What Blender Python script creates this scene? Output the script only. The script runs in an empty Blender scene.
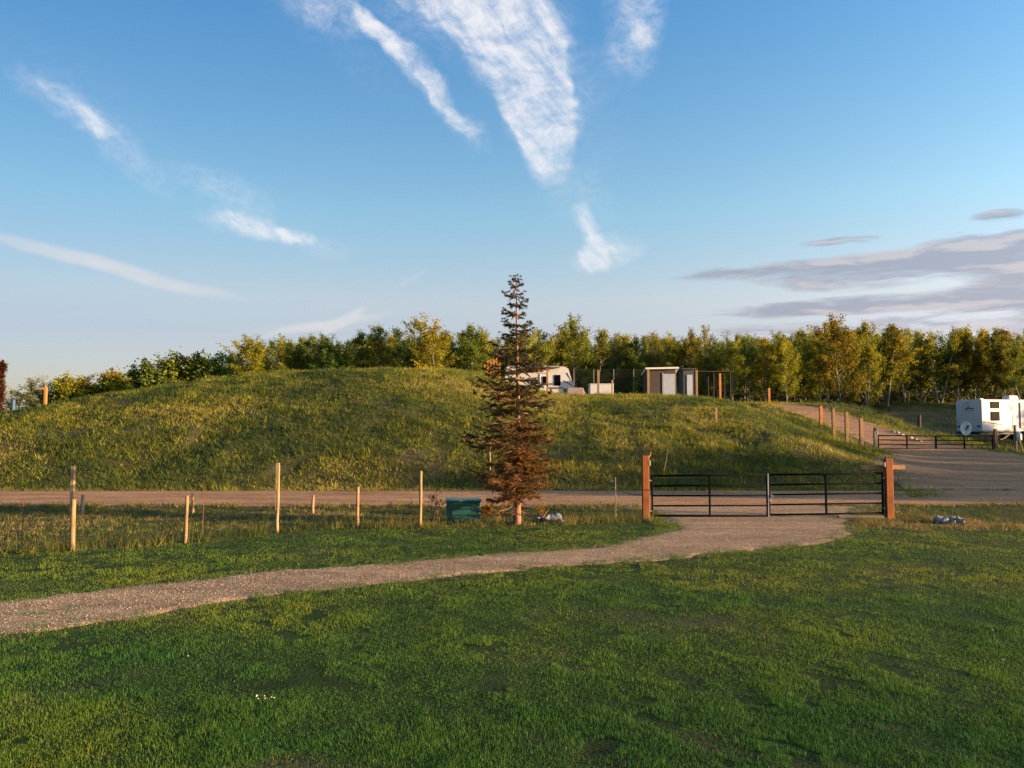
import bpy, math, random
import numpy as np
from mathutils import Vector, Matrix

R = math.radians
rng = np.random.default_rng(7)
random.seed(7)
SC = bpy.context.scene
COL = SC.collection

# ------------------------------------------------------------------ camera
F = 804.0
PITCH = R(3.13)
EYE = np.array([0.0, 0.0, 2.6])
cam = bpy.data.cameras.new("camera")
cam.sensor_width = 36.0
cam.lens = 36.0 * F / 1024.0
cam.clip_end = 6000.0
cam.clip_start = 0.05
co = bpy.data.objects.new("camera", cam)
COL.objects.link(co)
co.location = EYE
co.rotation_euler = (R(90) + PITCH, 0, 0)
SC.camera = co


def ray(u, v):
    a, b = (u - 512.0) / F, -(v - 384.0) / F
    return np.array([a, math.cos(PITCH) - b * math.sin(PITCH), math.sin(PITCH) + b * math.cos(PITCH)])


# ------------------------------------------------------------------ noise
def _hash(ix, iy, seed):
    h = (ix.astype(np.int64) * 374761393 + iy.astype(np.int64) * 668265263 + seed * 1442695041) & 0x7FFFFFFF
    h = ((h ^ (h >> 13)) * 1274126177) & 0x7FFFFFFF
    h = (h ^ (h >> 16)) & 0xFFFFFF
    return h / float(0xFFFFFF)


def vn(x, y, s=1.0, seed=0):
    x = np.asarray(x, float) / s + 1000.5
    y = np.asarray(y, float) / s + 1000.5
    ix, iy = np.floor(x), np.floor(y)
    fx, fy = x - ix, y - iy
    fx = fx * fx * (3 - 2 * fx)
    fy = fy * fy * (3 - 2 * fy)
    a, b = _hash(ix, iy, seed), _hash(ix + 1, iy, seed)
    c, d = _hash(ix, iy + 1, seed), _hash(ix + 1, iy + 1, seed)
    return (a * (1 - fx) + b * fx) * (1 - fy) + (c * (1 - fx) + d * fx) * fy


def fbm(x, y, s=1.0, seed=0, n=4):
    t, a, w = 0.0, 0.0, 1.0
    for k in range(n):
        t = t + w * vn(x, y, s / 2 ** k, seed + k * 17)
        a += w
        w *= 0.55
    return t / a


def sm(a, b, x):
    if b < a:
        return 1 - sm(b, a, x)
    t = np.clip((np.asarray(x, float) - a) / (b - a), 0, 1)
    return t * t * (3 - 2 * t)


def ip(x, pts):
    return np.interp(x, [p[0] for p in pts], [p[1] for p in pts])


# ------------------------------------------------------------------ terrain
D_PTS = [(32, 0), (33.5, .05), (38, .35), (44, .75), (49, 1.15), (54, 2.0), (58, 2.7), (63, 3.55), (68, 4.4), (74, 4.8), (80, 4.95), (200, 5.4), (500, 6)]
R_PTS = [(32, 0), (38, .4), (44, .85), (50, 1.15), (64, 1.5), (70, 1.75), (78, 2.9), (88, 4.3), (100, 5.6), (120, 6.2), (300, 7)]
PZ = 4.85
T_PTS = [(-160, .5), (-100, 1.2), (-70, 2.0), (-48, 2.7), (-38, 3.1), (-33, 3.8), (-27, 5.1), (-19, 6.2), (-10, 6.72), (-4, 6.75), (-2, 6.4), (0.6, 5.3), (2.2, PZ), (40, PZ)]
YF_PTS = [(-60, 3), (-20, 13.2), (-9.4, 17.0), (-7.4, 18.2), (-5.9, 19.8), (-4.1, 20.9), (-2.4, 20.9), (0, 21.6), (3.6, 22.6), (8, 22.6), (12, 21.6), (14, 20.9), (40, 20.4)]


def yfence(x):
    return ip(x, YF_PTS)


def blur_ip(y, pts, w=2.0):
    return (ip(y - w, pts) + ip(y + w, pts) + 2 * ip(y, pts) + ip(y - w * .5, pts) + ip(y + w * .5, pts)) / 6.0


# gravel strips in plan: centreline points with half width
PATH = [(-30, 4.2, 1.4), (-16, 8.2, 1.35), (-10.5, 10.1, 1.4), (-7.1, 11.15, 1.27), (-4.4, 13.4, 1.1), (-3.0, 14.15, 1.05), (0, 15.85, .92), (2.0, 16.75, 1.0), (4.0, 18.2, 1.4), (6.0, 20.2, 2.15), (6.7, 22.6, 2.6), (7.2, 24.6, 3.0), (7.6, 28.0, 4.4)]
DRIVE = [(27.0, 32.7, 12.2), (26.3, 36, 9.9), (25.8, 41, 8.0), (25.8, 46, 4.6), (25.6, 50, 3.3), (25.0, 54, 2.5), (24.6, 58, 2.2), (24.4, 63, 2.0), (24.0, 68, 1.9), (22.5, 74, 1.9), (18, 80, 1.9), (8, 84, 1.9)]


def densify(pts, step=0.25):
    P = np.array(pts, float)
    # Catmull-Rom through the control points
    out = []
    for i in range(len(P) - 1):
        p0, p1, p2, p3 = P[max(i - 1, 0)], P[i], P[i + 1], P[min(i + 2, len(P) - 1)]
        n = max(2, int(np.linalg.norm((p2 - p1)[:2]) / step))
        for k in range(n):
            t = k / n
            out.append(.5 * ((2 * p1) + (-p0 + p2) * t + (2 * p0 - 5 * p1 + 4 * p2 - p3) * t * t + (-p0 + 3 * p1 - 3 * p2 + p3) * t ** 3))
    out.append(P[-1])
    return np.array(out)


PATH_D, DRIVE_D = densify(PATH), densify(DRIVE)


def strip_mask(x, y, D, soft=0.35):
    """1 inside a strip, 0 outside, soft edge in metres"""
    x = np.asarray(x, float)
    y = np.asarray(y, float)
    sh = x.shape
    x, y = x.ravel(), y.ravel()
    out = np.full(x.shape, -1e3)
    lo, hi = D[:, :2].min(0) - 8, D[:, :2].max(0) + 8
    idx = np.nonzero((x > lo[0]) & (x < hi[0]) & (y > lo[1]) & (y < hi[1]))[0]
    DS = D[::2]
    for c in range(0, len(idx), 20000):
        q = idx[c:c + 20000]
        d = np.hypot(x[q, None] - DS[None, :, 0], y[q, None] - DS[None, :, 1])
        out[q] = (DS[None, :, 2] - d).max(1)
    return np.clip(out / soft + .5, 0, 1).reshape(sh)


ROAD_Y0, ROAD_Y1 = 27.0, 33.3


def road_y0(x):
    return ROAD_Y0 + .25 * (vn(x, 0 * x, 3.0, 5) - .5) + .5 * (vn(x, 0 * x, 14.0, 6) - .5)


def road_y1(x):
    return ROAD_Y1 + .3 * (vn(x, 0 * x, 2.0, 8) - .5) + .5 * (vn(x, 0 * x, 11.0, 9) - .5)


def drive_mask(x, y, soft=.35):
    y = np.asarray(y, float)
    P = DRIVE_D[(DRIVE_D[:, 1] < 76)]
    o = np.argsort(P[:, 1])
    c = np.interp(y, P[o, 1], P[o, 0])
    w = np.interp(y, P[o, 1], P[o, 2])
    a = np.clip((w - np.abs(x - c)) / soft + .5, 0, 1) * ((y > 32) & (y < 75))
    return np.maximum(a, strip_mask(x, y, DRIVE_D[DRIVE_D[:, 1] > 71], soft))


def gravel_mask(x, y):
    m = sm(-.3, .3, y - road_y0(x)) * sm(-.3, .3, road_y1(x) - y)
    return np.maximum(m, np.maximum(strip_mask(x, y, PATH_D), drive_mask(x, y)))


def ZB(x, y):
    """smooth terrain height without the small bumps"""
    x = np.asarray(x, float)
    y = np.asarray(y, float)
    T = ip(x, T_PTS)
    T = (ip(x - 1, T_PTS) + T + ip(x + 1, T_PTS)) / 3
    t = np.clip((y - 33.5) / 23.5, 0, 1)
    fr = t * (1.42 - .42 * t * t)
    front = T * np.clip(fr, 0, 1)
    back = np.where(T > PZ, PZ, T * .92)
    w = sm(59, 68, y)
    hillz = front * (1 - w) + back * w
    d = blur_ip(y, D_PTS)
    d = d + .15 * np.exp(-((x - 21.0) / 1.3) ** 2) * sm(38, 47, y) * (1 - sm(66, 74, y))
    r = blur_ip(y, R_PTS)
    wx = sm(12.5, 22.0, x)
    z = hillz * (1 - wx) + d * wx
    w2 = sm(28.6, 34, x)
    z = z * (1 - w2) + r * w2
    z = z * sm(32, 36, y) + 0.0
    # ditch between the lawn edge and the road, filled where the gate drive crosses
    yf = yfence(x)
    dd = sm(0.2, 2.6, y - yf) * (1 - sm(-2.0, -.2, y - ROAD_Y0))
    cross = sm(-0.6, 2.4, x - 1.6) * (1 - sm(11.3, 14.0, x))
    z = z - (.05 + .15 * sm(9, 14, x)) * dd * (1 - cross)
    # far land
    z = z * (1 - .5 * sm(260, 900, np.hypot(x, y)))
    return z


def Z(x, y):
    x = np.asarray(x, float)
    y = np.asarray(y, float)
    z = ZB(x, y)
    g = gravel_mask(x, y)
    lawn = (y < yfence(x)).astype(float)
    near = (np.hypot(x, y) < 200)
    rough = (fbm(x, y, 1.3, 3, 3) - .5) * .30 + (fbm(x, y, 6.0, 31, 2) - .5) * .5
    fine = (fbm(x, y, 1.6, 4, 3) - .5) * .05
    inhill = sm(33.5, 36, y)
    amp = inhill
    gw = np.maximum(g, np.maximum(drive_mask(x, y, 2.4), sm(-1.2, .2, y - road_y0(x)) * sm(-1.2, .2, road_y1(x) - y)))
    z = z + np.where(lawn > 0, fine, rough * (.25 + .75 * amp)) * (1 - gw) * near
    return z


def z1(x, y):
    return float(Z(np.array([x]), np.array([y]))[0])


def hit(u, v, d0=4.0, d1=160.0):
    r = ray(u, v)
    ts = np.linspace(d0, d1, 3000)
    X, Y, H = EYE[0] + r[0] * ts, EYE[1] + r[1] * ts, EYE[2] + r[2] * ts
    below = np.nonzero(H < ZB(X, Y))[0]
    i = below[0] if len(below) else len(ts) - 1
    return X[i], Y[i]


def at(u, Y):
    """plan position seen in column u at depth Y"""
    r = ray(u, 428)
    return EYE[0] + r[0] / r[1] * Y, Y


def zat(v, Y):
    r = ray(512, v)
    return EYE[2] + r[2] / r[1] * Y


# ------------------------------------------------------------------ materials
def nmat(name):
    m = bpy.data.materials.new(name)
    m.use_nodes = True
    nt = m.node_tree
    nt.nodes.clear()
    out = nt.nodes.new("ShaderNodeOutputMaterial")
    return m, nt, out


def N(nt, kind, **kw):
    n = nt.nodes.new("ShaderNode" + kind)
    for k, v in kw.items():
        if k.startswith("_"):
            setattr(n, k[1:], v)
        else:
            n.inputs[k.replace("__", " ")].default_value = v
    return n


def ramp(nt, fac, stops):
    n = nt.nodes.new("ShaderNodeValToRGB")
    els = n.color_ramp.elements
    while len(els) < len(stops):
        els.new(.5)
    for e, (p, c) in zip(els, stops):
        e.position = p
        e.color = (*c, 1) if len(c) == 3 else c
    nt.links.new(fac, n.inputs[0])
    return n.outputs[0]


def mixc(nt, a, b, fac, mode='MIX'):
    n = nt.nodes.new("ShaderNodeMix")
    n.data_type = 'RGBA'
    n.blend_type = mode
    for sock, val in ((n.inputs[6], a), (n.inputs[7], b), (n.inputs[0], fac)):
        if hasattr(val, "links"):
            nt.links.new(val, sock)
        else:
            sock.default_value = val if not isinstance(val, tuple) else (*val[:3], 1)
    return n.outputs[2]


def objcoord(nt, scale=None):
    tc = nt.nodes.new("ShaderNodeTexCoord")
    s = tc.outputs['Object']
    if scale:
        mp = nt.nodes.new("ShaderNodeMapping")
        mp.inputs['Scale'].default_value = scale
        nt.links.new(s, mp.inputs[0])
        s = mp.outputs[0]
    return s


def noise(nt, vec, scale, detail=4, rough=.55):
    n = N(nt, "TexNoise", Scale=scale, Detail=detail, Roughness=rough)
    nt.links.new(vec, n.inputs['Vector'])
    return n.outputs['Fac']


def solid(name, col, rough=.6, metal=0.0, var=.25, scale=8.0, bump=.0, stretch=None, spec=.4):
    """painted / wooden / metal surface with uneven tone and slight bump"""
    m, nt, out = nmat(name)
    v = objcoord(nt, stretch)
    f = noise(nt, v, scale, 5, .6)
    lo = tuple(c * (1 - var) for c in col)
    hi = tuple(min(1, c * (1 + var)) for c in col)
    c = ramp(nt, f, [(.3, lo), (.7, hi)])
    b = N(nt, "BsdfPrincipled", Roughness=rough, Metallic=metal)
    b.inputs['Specular IOR Level'].default_value = spec
    nt.links.new(c, b.inputs['Base Color'])
    if bump:
        f2 = noise(nt, v, scale * 4, 4)
        bp = N(nt, "Bump", Strength=bump, Distance=.01)
        nt.links.new(f2, bp.inputs['Height'])
        nt.links.new(bp.outputs[0], b.inputs['Normal'])
    nt.links.new(b.outputs[0], out.inputs[0])
    return m


def leafmat(name, trans=.35, gain=(1, 1, 1), objvar=0.0):
    """foliage and grass: per-leaf colour attribute, diffuse with light passing through"""
    m, nt, out = nmat(name)
    at_ = N(nt, "Attribute", _attribute_name="col")
    c = mixc(nt, at_.outputs['Color'], gain, 1.0, 'MULTIPLY')
    if objvar:
        oi = nt.nodes.new("ShaderNodeObjectInfo")
        hs = nt.nodes.new("ShaderNodeHueSaturation")
        mr = N(nt, "MapRange")
        mr.inputs[3].default_value = .5 - .03 * objvar
        mr.inputs[4].default_value = .5 + .03 * objvar
        nt.links.new(oi.outputs['Random'], mr.inputs[0])
        nt.links.new(mr.outputs[0], hs.inputs['Hue'])
        mr2 = N(nt, "MapRange")
        mr2.inputs[3].default_value = 1 - .25 * objvar
        mr2.inputs[4].default_value = 1 + .25 * objvar
        mm = N(nt, "Math", _operation='FRACT')
        m3 = N(nt, "Math", _operation='MULTIPLY')
        m3.inputs[1].default_value = 7.31
        nt.links.new(oi.outputs['Random'], m3.inputs[0])
        nt.links.new(m3.outputs[0], mm.inputs[0])
        nt.links.new(mm.outputs[0], mr2.inputs[0])
        nt.links.new(mr2.outputs[0], hs.inputs['Value'])
        nt.links.new(c, hs.inputs['Color'])
        c = hs.outputs[0]
    d = N(nt, "BsdfPrincipled", Roughness=.65)
    d.inputs['Specular IOR Level'].default_value = .15
    t = N(nt, "BsdfTranslucent")
    nt.links.new(c, d.inputs['Base Color'])
    nt.links.new(c, t.inputs['Color'])
    mx = nt.nodes.new("ShaderNodeMixShader")
    mx.inputs[0].default_value = trans
    nt.links.new(d.outputs[0], mx.inputs[1])
    nt.links.new(t.outputs[0], mx.inputs[2])
    nt.links.new(mx.outputs[0], out.inputs[0])
    return m


def ground_mat(name, hill=False):
    m, nt, out = nmat(name)
    v = objcoord(nt)
    big = noise(nt, v, .35, 5, .6)
    mid = noise(nt, v, 2.2, 6, .65)
    fine = noise(nt, v, 24, 4, .6)
    att = N(nt, "Attribute", _attribute_name="region")
    sep = nt.nodes.new("ShaderNodeSeparateColor")
    nt.links.new(att.outputs['Color'], sep.inputs[0])
    lawn = ramp(nt, mid, [(.3, (.012, .024, .007)), (.55, (.022, .044, .010)), (.75, (.036, .064, .013))])
    rough = ramp(nt, mid, [(.28, (.03, .035, .012)), (.5, (.055, .065, .018)), (.62, (.085, .085, .025)), (.8, (.12, .11, .04))])
    rough = mixc(nt, rough, ramp(nt, big, [(.35, (.03, .042, .014)), (.65, (.075, .065, .03))]), .6)
    soil = ramp(nt, fine, [(.3, (.06, .042, .028)), (.7, (.16, .12, .085))])
    c = mixc(nt, rough, lawn, sep.outputs[0])
    c = mixc(nt, c, soil, sep.outputs[1])
    c = mixc(nt, c, ramp(nt, fine, [(.25, (.55, .55, .5)), (.75, (1.25, 1.25, 1.25))]), 1.0, 'MULTIPLY')
    b = N(nt, "BsdfPrincipled", Roughness=.95)
    b.inputs['Specular IOR Level'].default_value = .1
    nt.links.new(c, b.inputs['Base Color'])
    bp = N(nt, "Bump", Strength=.8, Distance=.06)
    mx = N(nt, "Math", _operation='ADD')
    nt.links.new(mid, mx.inputs[0])
    nt.links.new(fine, mx.inputs[1])
    nt.links.new(mx.outputs[0], bp.inputs['Height'])
    nt.links.new(bp.outputs[0], b.inputs['Normal'])
    nt.links.new(b.outputs[0], out.inputs[0])
    return m


def gravel_mat(name, tint=(1, 1, 1)):
    m, nt, out = nmat(name)
    v = objcoord(nt)
    vs = objcoord(nt, (.25, 1.2, 1))
    vor = N(nt, "TexVoronoi", Scale=38)
    nt.links.new(v, vor.inputs['Vector'])
    sepc = nt.nodes.new("ShaderNodeSeparateColor")
    nt.links.new(vor.outputs['Color'], sepc.inputs[0])
    stones = ramp(nt, sepc.outputs[0], [(.0, (.15, .115, .09)), (.4, (.25, .195, .155)), (.7, (.34, .27, .22)), (1.0, (.55, .47, .40))])
    dirt = ramp(nt, noise(nt, v, 9, 5, .65), [(.3, (.14, .10, .075)), (.7, (.27, .20, .155))])
    c = mixc(nt, dirt, stones, ramp(nt, noise(nt, v, 3.0, 5, .7), [(.35, (.15, .15, .15)), (.6, (.85, .85, .85))]))
    c = mixc(nt, c, ramp(nt, noise(nt, vs, .9, 5, .6), [(.3, (.62, .6, .58)), (.7, (1.22, 1.2, 1.2))]), 1.0, 'MULTIPLY')
    c = mixc(nt, c, tint, 1.0, 'MULTIPLY')
    b = N(nt, "BsdfPrincipled", Roughness=.95)
    b.inputs['Specular IOR Level'].default_value = .15
    nt.links.new(c, b.inputs['Base Color'])
    bp = N(nt, "Bump", Strength=.7, Distance=.025)
    ad = N(nt, "Math", _operation='MULTIPLY_ADD')
    ad.inputs[1].default_value = -.8
    nt.links.new(vor.outputs['Distance'], ad.inputs[0])
    nt.links.new(noise(nt, v, 6, 5, .6), ad.inputs[2])
    nt.links.new(ad.outputs[0], bp.inputs['Height'])
    nt.links.new(bp.outputs[0], b.inputs['Normal'])
    nt.links.new(b.outputs[0], out.inputs[0])
    return m


def woodmat(name, col, var=.3, dark=.5):
    m, nt, out = nmat(name)
    v = objcoord(nt, (14, 14, 1.2))
    g = noise(nt, v, 2.2, 6, .65)
    w = noise(nt, objcoord(nt), 2.5, 4, .6)
    c = ramp(nt, g, [(.25, tuple(x * dark for x in col)), (.5, col), (.8, tuple(min(1, x * (1 + var)) for x in col))])
    c = mixc(nt, c, ramp(nt, w, [(.3, (.7, .68, .66)), (.65, (1.08, 1.05, 1.0))]), 1.0, 'MULTIPLY')
    b = N(nt, "BsdfPrincipled", Roughness=.8)
    b.inputs['Specular IOR Level'].default_value = .25
    nt.links.new(c, b.inputs['Base Color'])
    bp = N(nt, "Bump", Strength=.5, Distance=.01)
    nt.links.new(g, bp.inputs['Height'])
    nt.links.new(bp.outputs[0], b.inputs['Normal'])
    nt.links.new(b.outputs[0], out.inputs[0])
    return m


M = {}
M['ground'] = ground_mat("turf_and_soil")
M['gravel'] = gravel_mat("pale_gravel", (1.06, .93, .78))
M['road'] = gravel_mat("brown_gravel", (1.24, .92, .68))
M['lawn'] = leafmat("lawn_blades", .35)
M['rough'] = leafmat("rough_grass_blades", .4)
M['post'] = woodmat("tan_post_wood", (.27, .185, .095))
M['postpale'] = woodmat("pale_post_wood", (.31, .225, .13))
M['postred'] = woodmat("reddish_post_wood", (.36, .20, .11))
M['postgrey'] = woodmat("grey_weathered_wood", (.20, .18, .16))
M['cedar'] = woodmat("orange_stained_timber", (.245, .082, .024), .25, .6)
M['black'] = solid("black_gate_paint", (.004, .0045, .006), .8, .0, .4, 10, spec=.03)
M['galv'] = solid("galvanised_steel", (.35, .36, .37), .45, .8, .2, 12)
M['white'] = solid("white_painted_panel", (.50, .50, .51), .4, 0, .05, 1.5)
M['whitegloss'] = solid("white_plastic", (.62, .62, .64), .35, 0, .05, 3)
M['greyp'] = solid("grey_trim", (.28, .28, .30), .5, 0, .15, 3)
M['glass'] = solid("dark_window_glass", (.004, .0035, .004), .4, 0, .3, 2, spec=.02)
M['rubber'] = solid("black_rubber", (.02, .02, .02), .8, 0, .3, 6)
M['darkframe'] = solid("dark_chassis_steel", (.025, .025, .027), .6, .3, .3, 4)
M['maroon'] = solid("maroon_plastic", (.10, .02, .02), .5, 0, .2, 5)
M['decal'] = solid("dark_grey_decal", (.06, .065, .09), .5, 0, .2, 5)
M['decalred'] = solid("faded_red_decal", (.33, .16, .12), .5, 0, .2, 5)
M['green'] = solid("teal_green_enamel", (.012, .068, .058), .45, 0, .25, 3)
M['greenlid'] = solid("pale_green_lid", (.10, .20, .17), .5, 0, .2, 3)
M['shedbrown'] = solid("dark_brown_siding", (.055, .038, .034), .8, 0, .25, 3, .3, (1, 1, 8))
M['shedgrey'] = solid("dark_grey_siding", (.045, .05, .055), .8, 0, .25, 3, .3, (8, 8, 1))
M['shedwhite'] = solid("pale_painted_door", (.30, .33, .40), .5, 0, .1, 2)
M['roofing'] = solid("pale_roof_edge", (.62, .61, .58), .6, 0, .12, 3)
M['timberdark'] = woodmat("brown_timber", (.14, .085, .055))
M['tarp'] = solid("pinkish_grey_tarp", (.26, .19, .18), .8, 0, .2, 2, .4)
M['rock'] = solid("pale_blue_grey_rock", (.19, .21, .26), .9, 0, .5, 5, .6)
M['rocktan'] = solid("tan_rock", (.36, .31, .25), .9, 0, .5, 5, .6)
M['orangewood'] = woodmat("bright_orange_timber", (.48, .19, .05), .25, .6)
M['blue'] = solid("blue_plastic", (.03, .075, .15), .5, 0, .25, 4)
M['barkpale'] = woodmat("pale_aspen_bark", (.20, .185, .15), .4, .45)
M['barkdark'] = woodmat("dark_bark", (.06, .05, .04))
M['barkspruce'] = woodmat("reddish_spruce_bark", (.23, .13, .085), .5, .4)
M['twig'] = woodmat("dry_reddish_twig", (.14, .07, .05))
M['needle'] = leafmat("spruce_needles", .15)
M['leafhazy'] = leafmat("pale_grey_green_leaves", .45, (1.5, 1.3, 1.6), 1)
M['leafgold'] = leafmat("golden_leaves", .45, (1.75, 1.42, .5), .7)
M['leafgreen'] = leafmat("green_leaves", .45, (1.35, 1.3, .75), 1)
M['leafdark'] = leafmat("dark_green_leaves", .3, (.75, .95, .8), 1)
M['leafgrey'] = leafmat("grey_green_leaves", .35, (1.3, 1.2, 1.1), 1)
M['leafred'] = leafmat("dark_red_leaves", .3, (.40, .12, .22), .3)


# ------------------------------------------------------------------ mesh helpers
class MB:
    def __init__(s):
        s.v, s.f, s.c = [], [], []
        s.n = 0

    def add(s, v, f, col=None):
        v = np.asarray(v, float).reshape(-1, 3)
        s.v.append(v)
        s.f.extend([tuple(int(i) + s.n for i in q) for q in f])
        s.n += len(v)
        return s

    def box(s, c, d, rz=0.0, bev=0.0, taper=1.0):
        x, y, z = np.array(d) / 2.0
        if bev <= 0:
            lv = [(-x, -y, -z), (x, -y, -z), (x, y, -z), (-x, y, -z), (-x, -y, z), (x, -y, z), (x, y, z), (-x, y, z)]
            f = [(0, 3, 2, 1), (4, 5, 6, 7), (0, 1, 5, 4), (1, 2, 6, 5), (2, 3, 7, 6), (3, 0, 4, 7)]
        else:
            b = bev
            ring = lambda i, zz: [(x - i, -y + b, zz), (x - i, y - b, zz), (x - b, y - i, zz), (-x + b, y - i, zz), (-x + i, y - b, zz), (-x + i, -y + b, zz), (-x + b, -y + i, zz), (x - b, -y + i, zz)]
            lv = []
            for i, zz in ((b * .6, -z), (0, -z + b * .8), (0, z - b * .8), (b * .6, z)):
                lv += ring(i, zz)
            f = [tuple(range(7, -1, -1)), tuple(range(24, 32))]
            for k in range(3):
                for j in range(8):
                    f.append((k * 8 + j, k * 8 + (j + 1) % 8, k * 8 + 8 + (j + 1) % 8, k * 8 + 8 + j))
        lv = np.array(lv)
        if taper != 1.0:
            k = np.where(lv[:, 2] > 0, taper, 1.0)
            lv[:, 0] *= k
            lv[:, 1] *= k
        ca, sa = math.cos(rz), math.sin(rz)
        w = np.stack([lv[:, 0] * ca - lv[:, 1] * sa, lv[:, 0] * sa + lv[:, 1] * ca, lv[:, 2]], 1) + np.array(c)
        return s.add(w, f)

    def tube(s, pts, rad, n=8, cap=True):
        pts = np.asarray(pts, float)
        rad = np.broadcast_to(np.asarray(rad, float), (len(pts),))
        rings = []
        up = np.array([0.31, .17, .93])
        for i, p in enumerate(pts):
            d = pts[min(i + 1, len(pts) - 1)] - pts[max(i - 1, 0)]
            d = d / (np.linalg.norm(d) + 1e-9)
            a = np.cross(d, up if abs(d @ up) < .95 else np.array([1., 0, 0]))
            a /= np.linalg.norm(a) + 1e-9
            b = np.cross(d, a)
            th = np.arange(n) * 2 * math.pi / n
            rings.append(p + rad[i] * (np.cos(th)[:, None] * a + np.sin(th)[:, None] * b))
        f = []
        for i in range(len(pts) - 1):
            for j in range(n):
                f.append((i * n + j, i * n + (j + 1) % n, (i + 1) * n + (j + 1) % n, (i + 1) * n + j))
        if cap:
            f += [tuple(range(n - 1, -1, -1)), tuple((len(pts) - 1) * n + j for j in range(n))]
        return s.add(np.concatenate(rings), f)

    def prism(s, outline, y0, y1):
        """outline in (x, z), extruded along y"""
        n = len(outline)
        v = [(x, y0, z) for x, z in outline] + [(x, y1, z) for x, z in outline]
        f = [tuple(range(n - 1, -1, -1)), tuple(range(n, 2 * n))]
        f += [(j, (j + 1) % n, n + (j + 1) % n, n + j) for j in range(n)]
        f = [q[::-1] for q in f]
        return s.add(v, f)

    def build(s, name, mat, parent=None, smooth=False):
        me = bpy.data.meshes.new(name)
        me.from_pydata(np.concatenate(s.v).tolist() if s.v else [], [], s.f)
        me.materials.append(mat)
        if smooth:
            me.polygons.foreach_set("use_smooth", [True] * len(me.polygons))
        me.update()
        o = bpy.data.objects.new(name, me)
        COL.objects.link(o)
        if parent is not None:
            o.parent = parent
        return o


def raw_mesh(name, V, Fa, mat, col=None, parent=None, smooth=False):
    """big meshes straight from arrays: V (n,3), Fa (m,k)"""
    me = bpy.data.meshes.new(name)
    V = np.ascontiguousarray(V, np.float32)
    Fa = np.ascontiguousarray(Fa, np.int32)
    m, k = Fa.shape
    me.vertices.add(len(V))
    me.vertices.foreach_set("co", V.ravel())
    me.loops.add(m * k)
    me.loops.foreach_set("vertex_index", Fa.ravel())
    me.polygons.add(m)
    me.polygons.foreach_set("loop_start", np.arange(0, m * k, k, dtype=np.int32))
    if smooth:
        me.polygons.foreach_set("use_smooth", np.ones(m, bool))
    if col is not None:
        for nm, c in col.items():
            a = me.color_attributes.new(nm, 'FLOAT_COLOR', 'POINT')
            c4 = np.ones((len(V), 4), np.float32)
            c4[:, :3] = c
            a.data.foreach_set("color", c4.ravel())
    me.update(calc_edges=True)
    me.materials.append(mat)
    o = bpy.data.objects.new(name, me)
    COL.objects.link(o)
    if parent is not None:
        o.parent = parent
    return o


def tag(o, label=None, cat=None, group=None, kind=None):
    if label:
        o['label'] = label
    if cat:
        o['category'] = cat
    if group:
        o['group'] = group
    if kind:
        o['kind'] = kind
    return o


def thing(name, label, cat, loc=(0, 0, 0), rz=0.0, group=None):
    o = bpy.data.objects.new(name, None)
    COL.objects.link(o)
    o.empty_display_size = .2
    o.location = loc
    o.rotation_euler = (0, 0, rz)
    return tag(o, label, cat, group)


def copy_tree(o, parent=None):
    c = o.copy()
    COL.objects.link(c)
    if parent is not None:
        c.parent = parent
    for ch in [q for q in KIDS.get(o.name, [])]:
        copy_tree(ch, c)
    return c


KIDS = {}


def remember(root):
    KIDS[root.name] = list(root.children)
    for ch in root.children:
        remember(ch)


# ------------------------------------------------------------------ ground and hill: one grid, split by faces
def axis(parts):
    out = []
    for a, b, st in parts:
        out += list(np.arange(a, b, st))
    return np.array(out)


xs = axis([(-2500, -400, 150), (-400, -120, 14), (-120, -64, 2), (-64, -16, .5), (-16, 16, .22), (16, 50, .45), (50, 120, 2), (120, 400, 14), (400, 2501, 150)])
ys = axis([(-2500, -300, 150), (-300, -40, 12), (-40, 1, 2), (1, 30, .22), (30, 66, .4), (66, 130, 1.2), (130, 400, 12), (400, 3001, 150)])
GX, GY = np.meshgrid(xs, ys)
GZ = Z(GX, GY)
V = np.stack([GX.ravel(), GY.ravel(), GZ.ravel()], 1)
lawnm = sm(-.25, .25, yfence(GX) + (vn(GX, GY, .8, 21) - .5) * .5 - GY) * (np.abs(GX) < 300)


def bare_field(x, y):
    b = .5 * sm(.66, .80, fbm(x, y, 1.2, 41, 4))
    # worn patches close to the house, as in the foreground of the lawn
    for (cx, cy, rx, ry, k) in ((1.7, 5.7, 1.6, .55, 1.0), (2.6, 5.9, 1.2, .4, .8), (2.3, 10.9, 1.0, .4, .3), (-1.6, 6.2, .9, .3, .5)):
        e = 1 - ((x - cx) / rx) ** 2 - ((y - cy) / ry) ** 2
        b = np.maximum(b * .8, k * np.clip(sm(-.6, .9, e + (fbm(x, y, .5, 43, 3) - .5) * 2.2), 0, 1))
    return b


bare = bare_field(GX, GY) * lawnm
bare = np.maximum(bare, .45 * sm(.60, .75, fbm(GX, GY, 1.8, 47, 4)) * (1 - lawnm) * (GY > 33.5))
bare = np.maximum(bare, gravel_mask(GX, GY) * .9)
# earth bank behind the upper drive
bare = np.maximum(bare, sm(31, 36, GX) * sm(62, 70, GY) * (1 - sm(92, 98, GY)) * sm(.42, .55, fbm(GX, GY, 5, 51, 3)) * (GX < 120))
region = np.stack([lawnm.ravel(), bare.ravel(), 0 * bare.ravel()], 1)
nx, ny = len(xs), len(ys)
I = np.arange((nx - 1) * (ny - 1))
i0 = (I // (nx - 1)) * nx + I % (nx - 1)
quads = np.stack([i0, i0 + 1, i0 + nx + 1, i0 + nx], 1)
cx = GX.ravel()[i0]
cy = GY.ravel()[i0]
hillq = (cy > 33.0) & (cy < 60) & (cx > -64) & (cx < 20.5)


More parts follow.
